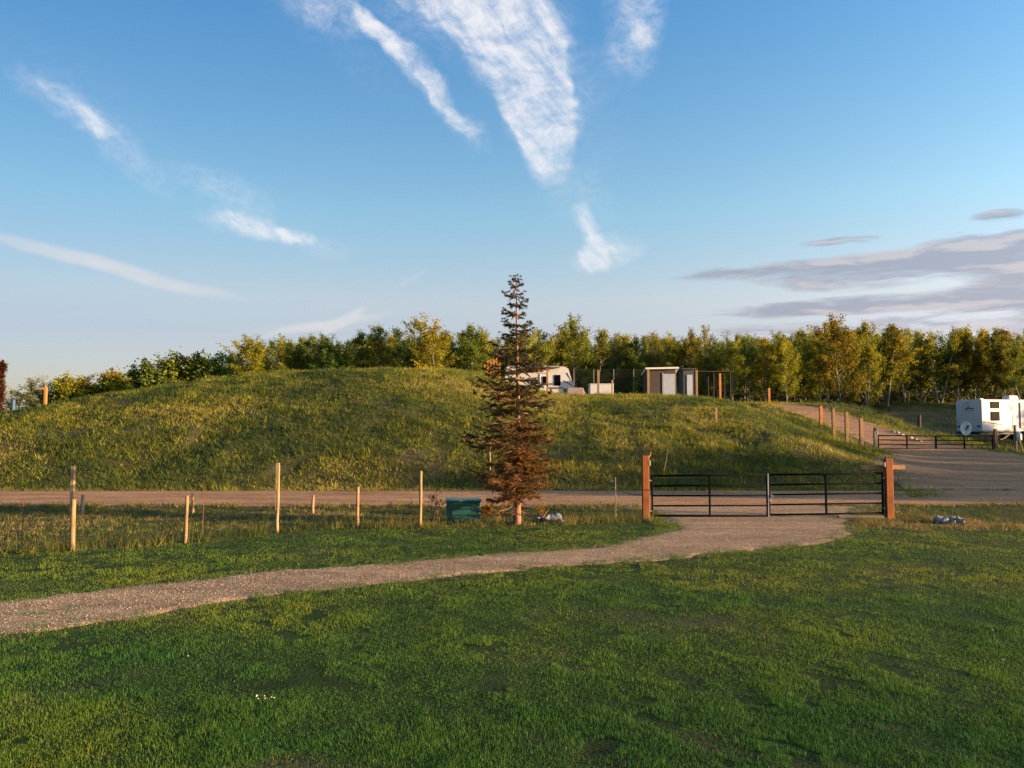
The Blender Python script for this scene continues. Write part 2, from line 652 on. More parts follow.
def sub(name, sel):
    q = quads[sel]
    used, inv = np.unique(q.ravel(), return_inverse=True)
    return raw_mesh(name, V[used], inv.reshape(q.shape), M['ground'], {'region': region[used]}, smooth=True)


tag(sub("ground", ~hillq), "open ground of mown lawn, ditch and rough field around the gravel road", "ground", kind="structure")
tag(sub("hill", hillq), "broad grassy mound rising beyond the gravel road", "hill", kind="structure")


# ------------------------------------------------------------------ gravel strips
def strip(name, left, right, mat, label, n=10, lift=.03):
    left, right = np.asarray(left), np.asarray(right)
    t = np.linspace(0, 1, n)
    P = left[:, None, :] * (1 - t)[None, :, None] + right[:, None, :] * t[None, :, None]
    X, Y = P[..., 0], P[..., 1]
    H = Z(X, Y) + lift - .06 * (np.abs(t - .5) > .499)[None, :]
    H = H + .022 * (fbm(X, Y, .7, 61, 3) - .5)
    m, k = X.shape
    Vv = np.stack([X.ravel(), Y.ravel(), H.ravel()], 1)
    I = np.arange((m - 1) * (k - 1))
    a = (I // (k - 1)) * k + I % (k - 1)
    q = np.stack([a, a + 1, a + k + 1, a + k], 1)
    nrm = np.cross(Vv[q[0, 1]] - Vv[q[0, 0]], Vv[q[0, 3]] - Vv[q[0, 0]])
    if nrm[2] < 0:
        q = q[:, ::-1]
    return tag(raw_mesh(name, Vv, q, mat, smooth=True), label, name.split("_")[-1], kind="structure")


rx = np.concatenate([np.arange(-260, -70, 3.0), np.arange(-70, 60, .3), np.arange(60, 200, 3.0)])
strip("gravel_road", np.stack([rx, road_y0(rx)], 1), np.stack([rx, road_y1(rx)], 1), M['road'], "brown gravel road along the foot of the mound", 24, .045)


def edges(D, nse=.45, sc=1.6, seed=71):
    d = np.gradient(D[:, :2], axis=0)
    d /= np.linalg.norm(d, axis=1)[:, None]
    nrm = np.stack([-d[:, 1], d[:, 0]], 1)
    s = np.concatenate([[0], np.linalg.norm(np.diff(D[:, :2], axis=0), axis=1).cumsum()])
    wl = D[:, 2] + nse * (fbm(s, 0 * s, sc, seed, 4) - .5) * 1.6
    wr = D[:, 2] + nse * (fbm(s, 0 * s + 9, sc, seed + 3, 4) - .5) * 1.6
    return D[:, :2] + nrm * wl[:, None], D[:, :2] - nrm * wr[:, None]


pl, pr = edges(densify(PATH, .06), .62, .9)
strip("gravel_path", pl, pr, M['gravel'], "pale gravel drive curving across the lawn to the near gate", 18, .022)
dl, dr = edges(densify(DRIVE, .3), .9, 1.6, 77)
strip("upper_driveway", dl, dr, M['road'], "brown gravel drive climbing past the far gate behind the mound", 34, .05)


# ------------------------------------------------------------------ grass
def blades(P, h, w, lean, col, seg=1, az=None):
    n = len(P)
    a = rng.uniform(0, 2 * math.pi, n) if az is None else az
    la = rng.uniform(0, 2 * math.pi, n)
    side = np.stack([np.cos(a), np.sin(a), 0 * a], 1) * (w / 2)[:, None]
    ld = np.stack([np.cos(la), np.sin(la), 0 * la], 1) * (lean * h)[:, None]
    up = np.zeros((n, 3))
    up[:, 2] = h
    b0, b1 = P - side, P + side
    tip = P + ld + up * np.sqrt(np.clip(1 - lean[:, None] ** 2 * .6, .2, 1))
    if seg == 1:
        Vv = np.stack([b0, b1, tip], 1).reshape(-1, 3)
        Fa = np.arange(3 * n).reshape(-1, 3)
        C = np.repeat(col, 3, 0)
        C = C.reshape(n, 3, 3)
        C = C.reshape(-1, 3)
        return Vv, Fa, C
    m = P + ld * .35 + up * .55
    Vv = np.stack([b0, b1, m + side * .75, m - side * .75, tip], 1).reshape(-1, 3)
    k = np.arange(n)[:, None] * 5
    Fa = np.concatenate([k + np.array([[0, 1, 2]]), k + np.array([[0, 2, 3]]), k + np.array([[3, 2, 4]])], 1).reshape(-1, 3)
    return Vv, Fa, np.repeat(col, 5, 0)


def pal(f, stops):
    """f in 0..1 to colour"""
    p = [s[0] for s in stops]
    return np.stack([np.interp(f, p, [s[1][i] for s in stops]) for i in range(3)], 1)


def scatter_view(n, y0, y1, power=1.6, margin=3.0):
    """points over the lawn, denser near the house"""
    t = rng.uniform(0, 1, n)
    a, b = y0 ** (1 - power), y1 ** (1 - power)
    y = (a + (b - a) * t) ** (1 / (1 - power))
    hw = y * .66 + margin
    x = rng.uniform(-1, 1, n) * hw
    return x, y


x, y = scatter_view(1000000, 4.3, 24, 1.5)
keep = (y < yfence(x) + .35 * (vn(x, y, .7, 81) - .3)) & (gravel_mask(x, y) + (fbm(x, y, .5, 83, 3) - .5) * 2.6 < .55)
b = bare_field(x, y)
cl = fbm(x, y, .35, 85, 3)
keep &= rng.uniform(0, 1, len(x)) > np.clip(b * .97 + sm(.47, .30, cl) * .65, 0, .97)
x, y, b = x[keep], y[keep], b[keep]
z = Z(x, y)
dist = np.hypot(x, y)
patch = fbm(x, y, 2.6, 87, 4)
tuft = fbm(x, y, .6, 89, 3)
h = (.022 + .030 * sm(.35, .75, tuft)) * rng.uniform(.55, 1.35, len(x)) * (1 - .35 * b)
w = .0034 * (1 + dist * .06) * rng.uniform(.7, 1.3, len(x))
f = np.clip((patch - .5) * 1.3 + .36 + .36 * sm(7, 15, y) + rng.normal(0, .16, len(x)), 0, 1)  # blades yellower with distance, painting in the low sun on the farther lawn
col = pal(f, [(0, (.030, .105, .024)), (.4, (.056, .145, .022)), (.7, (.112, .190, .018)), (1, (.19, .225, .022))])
dry = rng.uniform(0, 1, len(x)) < (.025 + .4 * b)
col[dry] = np.array([.24, .19, .10]) * rng.uniform(.6, 1.2, (dry.sum(), 1))
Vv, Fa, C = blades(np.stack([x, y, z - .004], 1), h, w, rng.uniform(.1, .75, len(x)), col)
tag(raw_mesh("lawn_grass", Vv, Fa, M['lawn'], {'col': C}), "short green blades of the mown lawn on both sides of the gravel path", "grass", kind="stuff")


def tufts(n, xr, yr, cond, per, hr, wr, palette, name, label, lean=(.15, .8), tall=None, spread=.12, cluster=None):
    x = rng.uniform(*xr, n)
    y = rng.uniform(*yr, n)
    k = cond(x, y)
    x, y = x[k], y[k]
    size = rng.uniform(.45, 1.45, len(x)) * (.35 + 1.3 * fbm(x, y, 1.3, 91, 3))
    if tall is not None:
        size = size * tall(x, y)
    hue = np.clip((fbm(x, y, 4.5, 93, 4) - .5) * 2.2 + .40 + rng.normal(0, .24, len(x)), 0, 1)
    x = x + .25 * (vn(x, y, .6, 301) - .5)
    dk = rng.uniform(.65, 1.3, len(x))
    X = np.repeat(x, per) + rng.normal(0, spread, len(x) * per)
    Y = np.repeat(y, per) + rng.normal(0, spread, len(x) * per)
    S = np.repeat(size, per)
    Hh = np.repeat(hue, per)
    h = rng.uniform(*hr, len(X)) * S
    w = rng.uniform(*wr, len(X))
    col = pal(np.clip(Hh + rng.normal(0, .1, len(X)), 0, 1), palette) * rng.uniform(.75, 1.2, (len(X), 1)) * np.repeat(dk, per)[:, None]
    Vv, Fa, C = blades(np.stack([X, Y, Z(X, Y) - .02], 1), h, w, rng.uniform(*lean, len(X)), col, 1)
    return tag(raw_mesh(name, Vv, Fa, M['rough'], {'col': C}), label, "grass", kind="stuff")


PAL_HILL = [(0, (.050, .080, .024)), (.3, (.105, .135, .022)), (.55, (.205, .208, .022)), (.8, (.275, .245, .030)), (1, (.34, .275, .09))]
PAL_DITCH = [(0, (.045, .070, .020)), (.35, (.105, .125, .026)), (.6, (.20, .165, .04)), (1, (.31, .22, .10))]
nog = lambda x, y: gravel_mask(x, y) < .35 + .4 * (vn(x, y, .5, 95) - .5)
bareh = lambda x, y: rng.uniform(0, 1, len(x)) > .6 * sm(.58, .72, fbm(x, y, 1.8, 47, 4))
tufts(85000, (-62, 25), (33.4, 62), lambda x, y: nog(x, y) & bareh(x, y) & (np.abs(x) < y * .70 + 8), 9, (.07, .24), (.022, .050), PAL_HILL, "hill_grass", "tussocky green and straw grass covering the mound", lean=(.3, 1.1), spread=.14)
tufts(42000, (-32, 40), (12.5, 27.3), lambda x, y: nog(x, y) & (y > yfence(x) - .05) & (np.abs(x) < y * .75 + 5), 8, (.06, .20), (.010, .024), PAL_DITCH, "ditch_grass", "mixed green and brown grass in the ditch beside the road",
      tall=lambda x, y: .6 + .9 * np.exp(-((y - yfence(x) - .35) / .5) ** 2) * sm(.3, .6, fbm(x, y, 1.5, 97, 2)), spread=.07)
# tall golden weeds right on the fence line
tufts(15000, (-26, 4), (10, 23), lambda x, y: (np.abs(y - yfence(x) - .25) < .45) & (fbm(x, y, 1.1, 99, 2) > .42 - .1 * (x < -7)), 9, (.16, .48), (.006, .014), [(0, (.06, .085, .02)), (.45, (.12, .125, .03)), (1, (.26, .18, .06))], "fence_line_weeds", "taller golden weeds along the row of fence posts", lean=(.1, .7), spread=.07)
tufts(900, (8.6, 13.5), (20.6, 24.6), lambda x, y: (y > yfence(x) - 1.1 - .8 * vn(x, y, .8, 131)) & (gravel_mask(x, y) < .6), 9, (.05, .20), (.008, .018), [(0, (.09, .085, .03)), (.5, (.20, .14, .055)), (1, (.30, .20, .09))], "gate_side_weeds", "dry brown weeds around the foot of the right gate post", lean=(.3, 1.0), spread=.09)
tufts(24000, (19, 80), (40, 112), lambda x, y: nog(x, y) & (x > 20.6) & (np.abs(x) < y * .70 + 8) & (rng.uniform(0, 1, len(x)) > .35 * sm(33, 38, x) * sm(62, 70, y)), 8, (.10, .34), (.025, .05), PAL_HILL, "verge_grass", "rough grass along the upper drive and under the right-hand woods", spread=.2)
tufts(22000, (-95, 30), (57, 112), lambda x, y: nog(x, y) & (np.abs(x) < y * .72 + 8), 7, (.12, .40), (.03, .06), PAL_HILL, "hilltop_grass", "rough grass on top of the mound in front of the trees", spread=.25)

def edge_points(D, n, w=.35):
    d = np.gradient(D[:, :2], axis=0)
    d /= np.linalg.norm(d, axis=1)[:, None]
    nrm = np.stack([-d[:, 1], d[:, 0]], 1)
    i = rng.integers(0, len(D), n)
    sgn = np.where(rng.uniform(0, 1, n) < .5, 1, -1)
    off = D[i, 2] + rng.normal(0, w * .5, n) - .05
    return D[i, :2] + nrm[i] * (sgn * off)[:, None]


def creeping(name, D, n, per, hr, wr, palette, label, w, spread, sc):
    P = edge_points(D, n, w)
    k = fbm(P[:, 0], P[:, 1], sc, 141, 3) > .44
    P = P[k]
    X = np.repeat(P[:, 0], per) + rng.normal(0, spread, len(P) * per)
    Y = np.repeat(P[:, 1], per) + rng.normal(0, spread, len(P) * per)
    h = rng.uniform(*hr, len(X))
    hue = np.clip(np.repeat(rng.normal(.5, .22, len(P)), per) + rng.normal(0, .1, len(X)), 0, 1)
    Vv, Fa, C = blades(np.stack([X, Y, Z(X, Y) + .012], 1), h, rng.uniform(*wr, len(X)), rng.uniform(.2, 1.0, len(X)), pal(hue, palette))
    return tag(raw_mesh(name, Vv, Fa, M['rough'], {'col': C}), label, "grass", kind="stuff")


creeping("path_edge_grass", densify(PATH, .1), 9000, 8, (.02, .07), (.006, .012), [(0, (.03, .085, .02)), (.6, (.09, .15, .022)), (1, (.22, .18, .07))], "grass creeping over the ragged edges of the gravel path", .42, .05, .5)
creeping("driveway_edge_grass", densify(DRIVE, .3), 2600, 8, (.08, .26), (.022, .045), PAL_HILL, "grass creeping over the edges of the upper gravel drive", .9, .16, 1.2)
xr_ = rng.uniform(-45, 45, 5200)
side = rng.uniform(0, 1, 5200) < .5
yr_ = np.where(side, road_y0(xr_), road_y1(xr_)) + rng.normal(0, .16, 5200)
kk = (gravel_mask(xr_, yr_ * 0 + 24) < .5) | ~side
Dm = np.stack([xr_[kk], yr_[kk], 0 * xr_[kk]], 1)
_ep = edge_points
edge_points = lambda D, n, w: D[:, :2]
creeping("road_edge_grass", Dm, len(Dm), 7, (.05, .18), (.014, .03), PAL_DITCH, "grass creeping over both edges of the gravel road", .0, .08, 1.0)
edge_points = _ep

# loose stones
def stones(n, gen, size, name, label, mat):
    x, y = gen(n)
    g = gravel_mask(x, y)
    k = g > rng.uniform(.3, .9, len(x))
    x, y = x[k], y[k]
    r = rng.uniform(*size, len(x))
    oct_ = np.array([(1, 0, 0), (-1, 0, 0), (0, 1, 0), (0, -1, 0), (0, 0, 1), (0, 0, -1)], float)
    ff = np.array([(0, 2, 4), (2, 1, 4), (1, 3, 4), (3, 0, 4), (2, 0, 5), (1, 2, 5), (3, 1, 5), (0, 3, 5)])
    sc = rng.uniform(.6, 1.3, (len(x), 6, 3)) * r[:, None, None] * np.array([1, 1, .6])
    P = np.stack([x, y, Z(x, y) + .026], 1)
    Vv = (P[:, None, :] + oct_[None] * sc).reshape(-1, 3)
    Fa = (np.arange(len(x))[:, None, None] * 6 + ff[None]).reshape(-1, 3)
    col = np.array([.30, .25, .21]) * rng.uniform(.5, 1.3, (len(x), 1)) * np.array([1, 1, 1]) + rng.normal(0, .01, (len(x), 3))
    return tag(raw_mesh(name, Vv, Fa, mat, {'col': np.repeat(np.clip(col, .02, .9), 6, 0)}), label, "gravel", kind="stuff")


def stonemat():
    m, nt, out = nmat("loose_stone")
    a = N(nt, "Attribute", _attribute_name="col")
    b = N(nt, "BsdfPrincipled", Roughness=.9)
    nt.links.new(a.outputs['Color'], b.inputs['Base Color'])
    nt.links.new(b.outputs[0], out.inputs[0])
    return m


M['stone'] = stonemat()
stones(110000, lambda n: (rng.uniform(-16, 12, n), rng.uniform(7, 28, n)), (.004, .013), "path_gravel", "loose pale stones lying on the gravel path", M['stone'])


# ------------------------------------------------------------------ trees
def leaf_quads(P, size, col, elong=1.25, flat=0.0):
    n = len(P)
    a = rng.normal(size=(n, 3))
    a[:, 2] *= (1 - flat)
    a /= np.linalg.norm(a, axis=1)[:, None]
    b = np.cross(a, rng.normal(size=(n, 3)))
    b /= np.linalg.norm(b, axis=1)[:, None]
    s = size[:, None]
    Vv = np.stack([P - a * s * elong * .5, P + b * s * .42 - a * s * .06, P + a * s * elong * .5, P - b * s * .42 - a * s * .06], 1).reshape(-1, 3)
    return Vv, np.arange(4 * n).reshape(-1, 4), np.repeat(col, 4, 0)


def aspen(name, seed, H=8.0, base=.28, limbs=22, leaves=5200, spread=.24, stems=1, leaf=.125, bare_top=.0, sig=.22, matl='leafgold', bark='barkpale'):
    """a deciduous tree: tapered trunk with rising limbs and twigs, and a ragged leafy crown"""
    rs = np.random.default_rng(seed)
    tb = MB()
    tips = []
    for sidx in range(stems):
        off = rs.normal(0, .22 if stems > 1 else 0, 2)
        ln = rs.normal(0, .05 if stems == 1 else .12, 2)
        Hs = H * (1 if sidx == 0 else rs.uniform(.68, .95))
        t = np.linspace(0, 1, 9)
        wob = rs.normal(0, .05, (9, 2)).cumsum(0) * .5
        T = np.stack([off[0] + ln[0] * Hs * t + wob[:, 0], off[1] + ln[1] * Hs * t + wob[:, 1], t * Hs - .15], 1)
        r0 = (.0125 * H) / math.sqrt(stems)
        tb.tube(T, r0 * (1 - t) ** .8 + .008, 6)
        nl = int(limbs / stems) + 3
        for k in range(nl):
            tt = base + (1 - base) * ((k + rs.uniform(0, 1)) / nl) ** .9 * .97
            p = np.array([np.interp(tt, t, T[:, i]) for i in range(3)])
            az = rs.uniform(0, 2 * math.pi)
            el = min(1.42, rs.uniform(.35, .95) + .50 * tt)
            prof = math.sin(math.pi * min(1, (tt - base) / (1 - base) * .78 + .2)) ** .7
            L = H * spread * prof * rs.uniform(.65, 1.25)
            d = np.array([math.cos(az) * math.cos(el), math.sin(az) * math.cos(el), math.sin(el)])
            q = np.linspace(0, 1, 5)[:, None]
            B = p + d * L * q + np.array([0, 0, 1]) * (q ** 2) * L * .22 + rs.normal(0, .03, (5, 3)) * q
            tb.tube(B, np.linspace(r0 * .42 * (1 - tt * .6), .006, 5), 4, False)
            for j in range(5):
                s0 = rs.uniform(.25, 1)
                pp = p + d * L * s0 + np.array([0, 0, 1]) * s0 ** 2 * L * .22
                d2 = d * .5 + rs.normal(0, .55, 3) + np.array([0, 0, .35])
                d2 /= np.linalg.norm(d2)
                L2 = L * rs.uniform(.25, .55)
                e = pp + d2 * L2
                tb.tube([pp, (pp + e) / 2 + rs.normal(0, .03, 3), e], [.010, .007, .003], 3, False)
                tips.append((pp, e, tt))
            tips.append((p + d * L * .5, B[-1], tt))
        tips.append((T[-3], T[-1] + np.array([0, 0, .15]), 1.0))
    leaves = int(leaves * 1.25)
    root = thing(name, None, None)
    tb.build("trunk", M[bark], root)
    A = np.array([q[0] for q in tips])
    E = np.array([q[1] for q in tips])
    tt = np.array([q[2] for q in tips])
    wgt = np.linalg.norm(E - A, axis=1) * (1 - bare_top * sm(.55, .95, tt)) * rs.uniform(.25, 1.6, len(tt))
    wgt = np.clip(wgt, 0, None)
    pick = rs.choice(len(tips), leaves, p=wgt / wgt.sum())
    s = rs.uniform(0.05, 1.0, (leaves, 1))
    P = A[pick] * (1 - s) + E[pick] * s + rs.normal(0, sig, (leaves, 3)) * np.array([1, 1, .8]) * (.35 + .65 * rs.uniform(0, 1, (leaves, 1)))
    P[:, 2] = np.maximum(P[:, 2], base * H * .7)
    clump = rs.uniform(.62, 1.3, len(tips))[pick]
    hue = rs.normal(0, .14, len(tips))[pick] + rs.normal(0, .10, leaves) + .45 + .15 * (P[:, 2] / H - .5)
    col = pal(np.clip(hue, 0, 1), [(0, (.065, .10, .022)), (.45, (.125, .150, .024)), (.8, (.185, .180, .030)), (1, (.25, .20, .05))]) * clump[:, None]
    Vv, Fa, C = leaf_quads(P, rs.uniform(.6, 1.25, leaves) * leaf, col)
    raw_mesh("crown", Vv, Fa, M[matl], {'col': C}, root)
    remember(root)
    return root


PROTO = {
    'full': [aspen("aspen_tree", 11, 8, .10, 34, 9000, .29), aspen("aspen_tree", 12, 8, .12, 34, 8000, .27, 2), aspen("aspen_tree", 13, 8, .08, 40, 10000, .30, 3)],
    'tall': [aspen("aspen_tree", 21, 9, .16, 30, 5600, .20, 1, .125, .3), aspen("aspen_tree", 22, 9, .20, 28, 5000, .21, 2, .125, .45), aspen("aspen_tree", 23, 9, .15, 28, 5400, .19, 1, .125, .3)],
    'sparse': [aspen("aspen_tree", 31, 9, .14, 30, 2600, .19, 2, .13, .85, .2), aspen("aspen_tree", 32, 9, .12, 30, 3000, .20, 1, .13, .8, .2)],
    'shrub': [aspen("willow_shrub", 41, 4.5, .05, 40, 8000, .32, 5, .13, .1, .2, 'leafdark', 'barkdark'), aspen("willow_shrub", 42, 4.5, .05, 36, 7500, .34, 4, .13, .1, .2, 'leafdark', 'barkdark')],
}
_used = set()


def tree(kind, i, x, y, htop, label, mat=None, group=None, cat="tree", base=None, wid=1.0, hall=None):
    pr = PROTO[kind][i % len(PROTO[kind])]
    if pr.name not in _used:
        _used.add(pr.name)
        r = pr
    else:
        r = copy_tree(pr)
    z = z1(x, y) if base is None else base
    H = {'full': 8.55, 'tall': 9.35, 'sparse': 9.4, 'shrub': 4.7}[kind]
    s = (htop - z) / H if hall is None else hall / H
    r.location = (x, y, z - .05)
    r.scale = (s * wid, s * wid, s)
    r.rotation_euler = (0, 0, random.uniform(0, 6.28))
    tag(r, label, cat, group)
    if mat:
        for ch in (r.children if r in _protos else [c for c in COL.objects if c.parent is r]):
            if ch.name.startswith("crown"):
                ch.material_slots[0].link = 'OBJECT'
                ch.material_slots[0].material = M[mat]
    return r


_protos = set()
FRONT = [
    # u, depth, v of the top, kind, variant, material, width factor, label
    (152, 84, 360, 'shrub', 0, None, 1.0, "low dark green willow at the left end of the hilltop row"),
    (170, 85, 352, 'shrub', 1, None, 1.0, "dark green willow shrub second from the left end of the hilltop row"),
    (190, 86, 354, 'shrub', 0, None, 1.05, "dark green willow shrub in the middle of the low hilltop shrubs"),
    (213, 86, 352, 'shrub', 1, None, 1.0, "dark green willow shrub beside the first golden topped tree"),
    (252, 84, 337, 'full', 0, 'leafgold', .9, "first golden topped tree right of the dark hilltop willows"),
    (283, 86, 334, 'full', 2, 'leafgreen', .85, "bushy green tree behind the left shoulder of the mound"),
    (304, 88, 333, 'full', 1, 'leafgreen', .8, "slim green tree under the pale cloud streak on the hilltop"),
    (328, 85, 336, 'full', 0, 'leafdark', .8, "dark green tree between two taller ones on the hilltop"),
    (352, 86, 329, 'full', 1, 'leafgreen', .8, "green two stemmed tree above the highest part of the mound"),
    (375, 87, 325, 'tall', 0, 'leafgreen', 1.1, "narrow green tree above the crest of the mound"),
    (394, 88, 330, 'sparse', 0, 'leafgreen', 1.1, "thin bare topped tree left of the tall golden hilltop tree"),
    (410, 87, 327, 'tall', 1, 'leafgreen', 1.2, "narrow leafy tree touching the tall golden hilltop tree"),
    (431, 83, 314, 'full', 2, 'leafgold', .8, "tallest golden tree on the hilltop left of the spruce"),
    (453, 88, 330, 'tall', 2, 'leafgreen', 1.1, "slender green tree just right of the tall golden hilltop tree"),
    (470, 86, 322, 'full', 1, 'leafgreen', .8, "rounded green tree halfway between the golden tree and the spruce"),
    (490, 88, 330, 'tall', 0, 'leafgreen', 1.2, "green aspen above the row of orange boundary posts"),
    (541, 90, 330, 'full', 2, 'leafgreen', .8, "green aspen above the roof of the hilltop camper"),
    (560, 93, 326, 'tall', 1, 'leafgold', 1.1, "yellow green aspen at the front end of the hilltop camper"),
    (578, 92, 318, 'full', 0, 'leafgreen', .75, "tall leafy aspen right of the hilltop camper"),
    (597, 93, 327, 'tall', 2, 'leafgreen', 1.1, "narrow aspen behind the white trough on the hilltop"),
    (618, 95, 330, 'sparse', 1, 'leafgrey', 1.0, "thin grey twigged aspen right of the white trough"),
    (634, 93, 334, 'full', 1, 'leafgreen', .7, "short leafy aspen behind the wire fence left of the sheds"),
    (655, 96, 330, 'sparse', 0, 'leafgrey', 1.0, "sparse twiggy aspen rising over the left side of the brown shed"),
    (672, 93, 332, 'full', 2, 'leafgreen', .75, "leafy green aspen behind the brown shed"),
    (690, 92, 331, 'full', 0, 'leafgreen', .65, "bushy aspen behind the gap between the two sheds"),
    (708, 96, 322, 'sparse', 1, 'leafgrey', 1.0, "tall bare topped aspen over the grey shed"),
    (724, 95, 326, 'sparse', 0, 'leafgreen', 1.0, "bare topped aspen right of the grey shed"),
    (733, 88, 338, 'tall', 0, 'leafgold', 1.0, "slim yellow aspen behind the last plateau post"),
    (748, 94, 333, 'full', 2, 'leafdark', .65, "dark green tree behind the bright yellow pair"),
    (765, 80, 338, 'full', 1, 'leafgold', .9, "bright yellow aspen at the top of the upper drive"),
    (788, 79, 340, 'full', 0, 'leafgold', .95, "full bright yellow aspen overhanging the upper drive"),
    (818, 88, 326, 'full', 2, 'leafgold', .75, "golden aspen left of the broad tall one"),
    (843, 84, 318, 'full', 0, 'leafgold', .95, "broadest and tallest golden aspen above the row of drive posts"),
    (868, 87, 319, 'full', 1, 'leafgold', .75, "tall golden aspen forming the right shoulder of the broad one"),
    (887, 96, 324, 'tall', 2, 'leafgold', 1.2, "golden crowned aspen above the dark earth bank"),
    (905, 100, 330, 'tall', 0, 'leafgold', 1.2, "aspen over the left half of the dark earth bank"),
    (922, 101, 331, 'sparse', 1, 'leafgrey', 1.2, "thin greyish aspen over the dark bank"),
    (938, 99, 328, 'tall', 1, 'leafgold', 1.3, "pale trunked aspen left of the big white trailer"),
    (957, 100, 327, 'tall', 2, 'leafgold', 1.3, "golden aspen over the blue end of the big white trailer"),
    (975, 101, 326, 'full', 2, 'leafgold', .8, "leafy aspen right over the trailer's stacked windows"),
    (993, 100, 328, 'tall', 0, 'leafgold', 1.3, "tall aspen over the middle of the big white trailer"),
    (1010, 98, 330, 'full', 1, 'leafgreen', .8, "greener aspen above the trailer's roof air conditioner"),
    (1028, 99, 332, 'tall', 1, 'leafgreen', 1.2, "green aspen at the right edge of the woods"),
    # far left, low distant growth beyond the mound
    (20, 118, 384, 'sparse', 0, 'leafhazy', 2.2, "low grey green bush beyond the mound near the blue barrel"),
    (33, 120, 376, 'sparse', 1, 'leafhazy', 2.0, "grey green bush behind the orange post with an arm"),
    (50, 122, 373, 'sparse', 0, 'leafhazy', 1.5, "pinkish grey thinly leaved tree just right of the orange post"),
    (66, 120, 375, 'shrub', 0, 'leafgold', 1.0, "golden bush right of the orange post with an arm"),
    (84, 122, 373, 'sparse', 1, 'leafhazy', 2.2, "grey green bush in the middle of the far left thicket"),
    (102, 122, 370, 'shrub', 0, 'leafgold', 1.1, "yellow bush in the far left thicket"),
    (118, 122, 372, 'shrub', 1, 'leafgold', 1.1, "yellow bush at the right end of the far left thicket"),
    (134, 118, 378, 'shrub', 0, 'leafgold', .9, "small yellow bush at the foot of the dark hilltop willows"),
]
for (u, d, vt, kind, i, mat, wid, lab) in FRONT:
    x, y = at(u, d)
    tree(kind, i, x, y, zat(vt, d), lab, mat, "trees and bushes in front of the woods", base=None, wid=wid * (1.5 if 235 < u < 480 and kind == 'full' else 1.22), cat="tree" if kind != 'shrub' else "bush")

# the second and third rows of the woods, half hidden and all alike
k = 0
for row, (dd, hh) in enumerate(((4, 1.5), (9, 1.5), (15, 2.0), (22, 2.0))):
    for u in np.arange(238 + 6 * row, 1120, 21.0 - 2 * row):
        u = u + random.uniform(-7, 7)
        d0 = np.interp(u, [140, 480, 560, 730, 800, 880, 900, 1100], [88, 90, 94, 96, 90, 92, 102, 104])
        d = d0 + dd + random.uniform(-2, 2)
        x, y = at(u, d)
        vt = np.interp(u, [140, 230, 300, 560, 700, 840, 1100], [360, 346, 338, 334, 338, 329, 331]) + random.uniform(-3, 6)
        kind = random.choice(['full', 'tall', 'tall', 'sparse'])
        tree(kind, k, x, y, zat(vt, d), "slender aspen standing among the rear rows of the woods", random.choice(['leafgreen', 'leafgold', 'leafgold', 'leafgreen', 'leafgrey']), "rear rows of the woods", wid=random.uniform(.8, 1.05))
        k += 1
# brush under the woods and the mass of the woods farther back
def leafmass(name, label, n, gen, size, palette, mat):
    x, y, zz = gen(n)
    P = np.stack([x, y, Z(x, y) + zz], 1)
    hue = np.clip(.4 + (fbm(x, y, 3.0, 111, 3) - .5) * 1.6 + rng.normal(0, .15, len(x)), 0, 1)
    Vv, Fa, C = leaf_quads(P, rng.uniform(*size, len(x)), pal(hue, palette) * rng.uniform(.6, 1.3, (len(x), 1)))
    return tag(raw_mesh(name, Vv, Fa, M[mat], {'col': C}), label, "undergrowth", kind="stuff")


FRONT_D = ([140, 480, 560, 730, 800, 880, 900, 1100], [88, 90, 94, 96, 90, 92, 102, 104])


def brush(n):
    u = rng.uniform(225, 1130, n)
    d = np.interp(u, *FRONT_D) + rng.uniform(1.5, 16, n)
    x = (u - 512) / F * d
    hmax = 2.6 * (.25 + 1.1 * fbm(x, d, 3.5, 113, 3)) * np.where(u > 880, .75, 1)
    return x, d, hmax * rng.uniform(0, 1, n) ** .8


def wood(n):
    u = rng.uniform(150, 1180, n)
    d = np.interp(u, *FRONT_D) + 26 + rng.uniform(0, 10, n)
    x = (u - 512) / F * d
    hmax = np.interp(u, [150, 260, 340, 700, 1180], [4.0, 6.0, 7.4, 7.6, 7.6]) * (.55 + .8 * fbm(x, d, 4.0, 115, 4))
    return x, d, hmax * rng.uniform(0, 1, n) ** .75


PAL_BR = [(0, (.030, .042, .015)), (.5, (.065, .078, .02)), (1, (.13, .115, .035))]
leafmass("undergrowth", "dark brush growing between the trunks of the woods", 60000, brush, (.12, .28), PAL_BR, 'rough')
leafmass("distant_woods", "farther mass of the woods seen between the front trees", 70000, wood, (.22, .45), [(0, (.06, .085, .022)), (.5, (.15, .15, .028)), (1, (.24, .20, .04))], 'rough')
# the woods go on out of the frame on the right and shade the lower ground in the evening
S_DIR = np.array([math.sin(R(105)), math.cos(R(105))])
N_DIR = np.array([-S_DIR[1], S_DIR[0]])
for j in range(34):
    p = 31.5 + j * 2.3 + random.uniform(-.8, .8)
    L = 60 + random.uniform(-4, 6) + (j % 2) * 5
    q = S_DIR * L + N_DIR * p
    tree('full', j, q[0], q[1], 0, "aspen in the shelter belt east of the gravel yard", 'leafgreen', "shelter belt east of the gravel yard", hall=random.uniform(.93, 1.07) * np.interp(p, [30, 36, 48, 53, 62, 66, 76, 84, 110], [9.6, 11.2, 10.6, 8.8, 8.8, 10.2, 10.5, 14, 15]), wid=1.15, base=0.0)

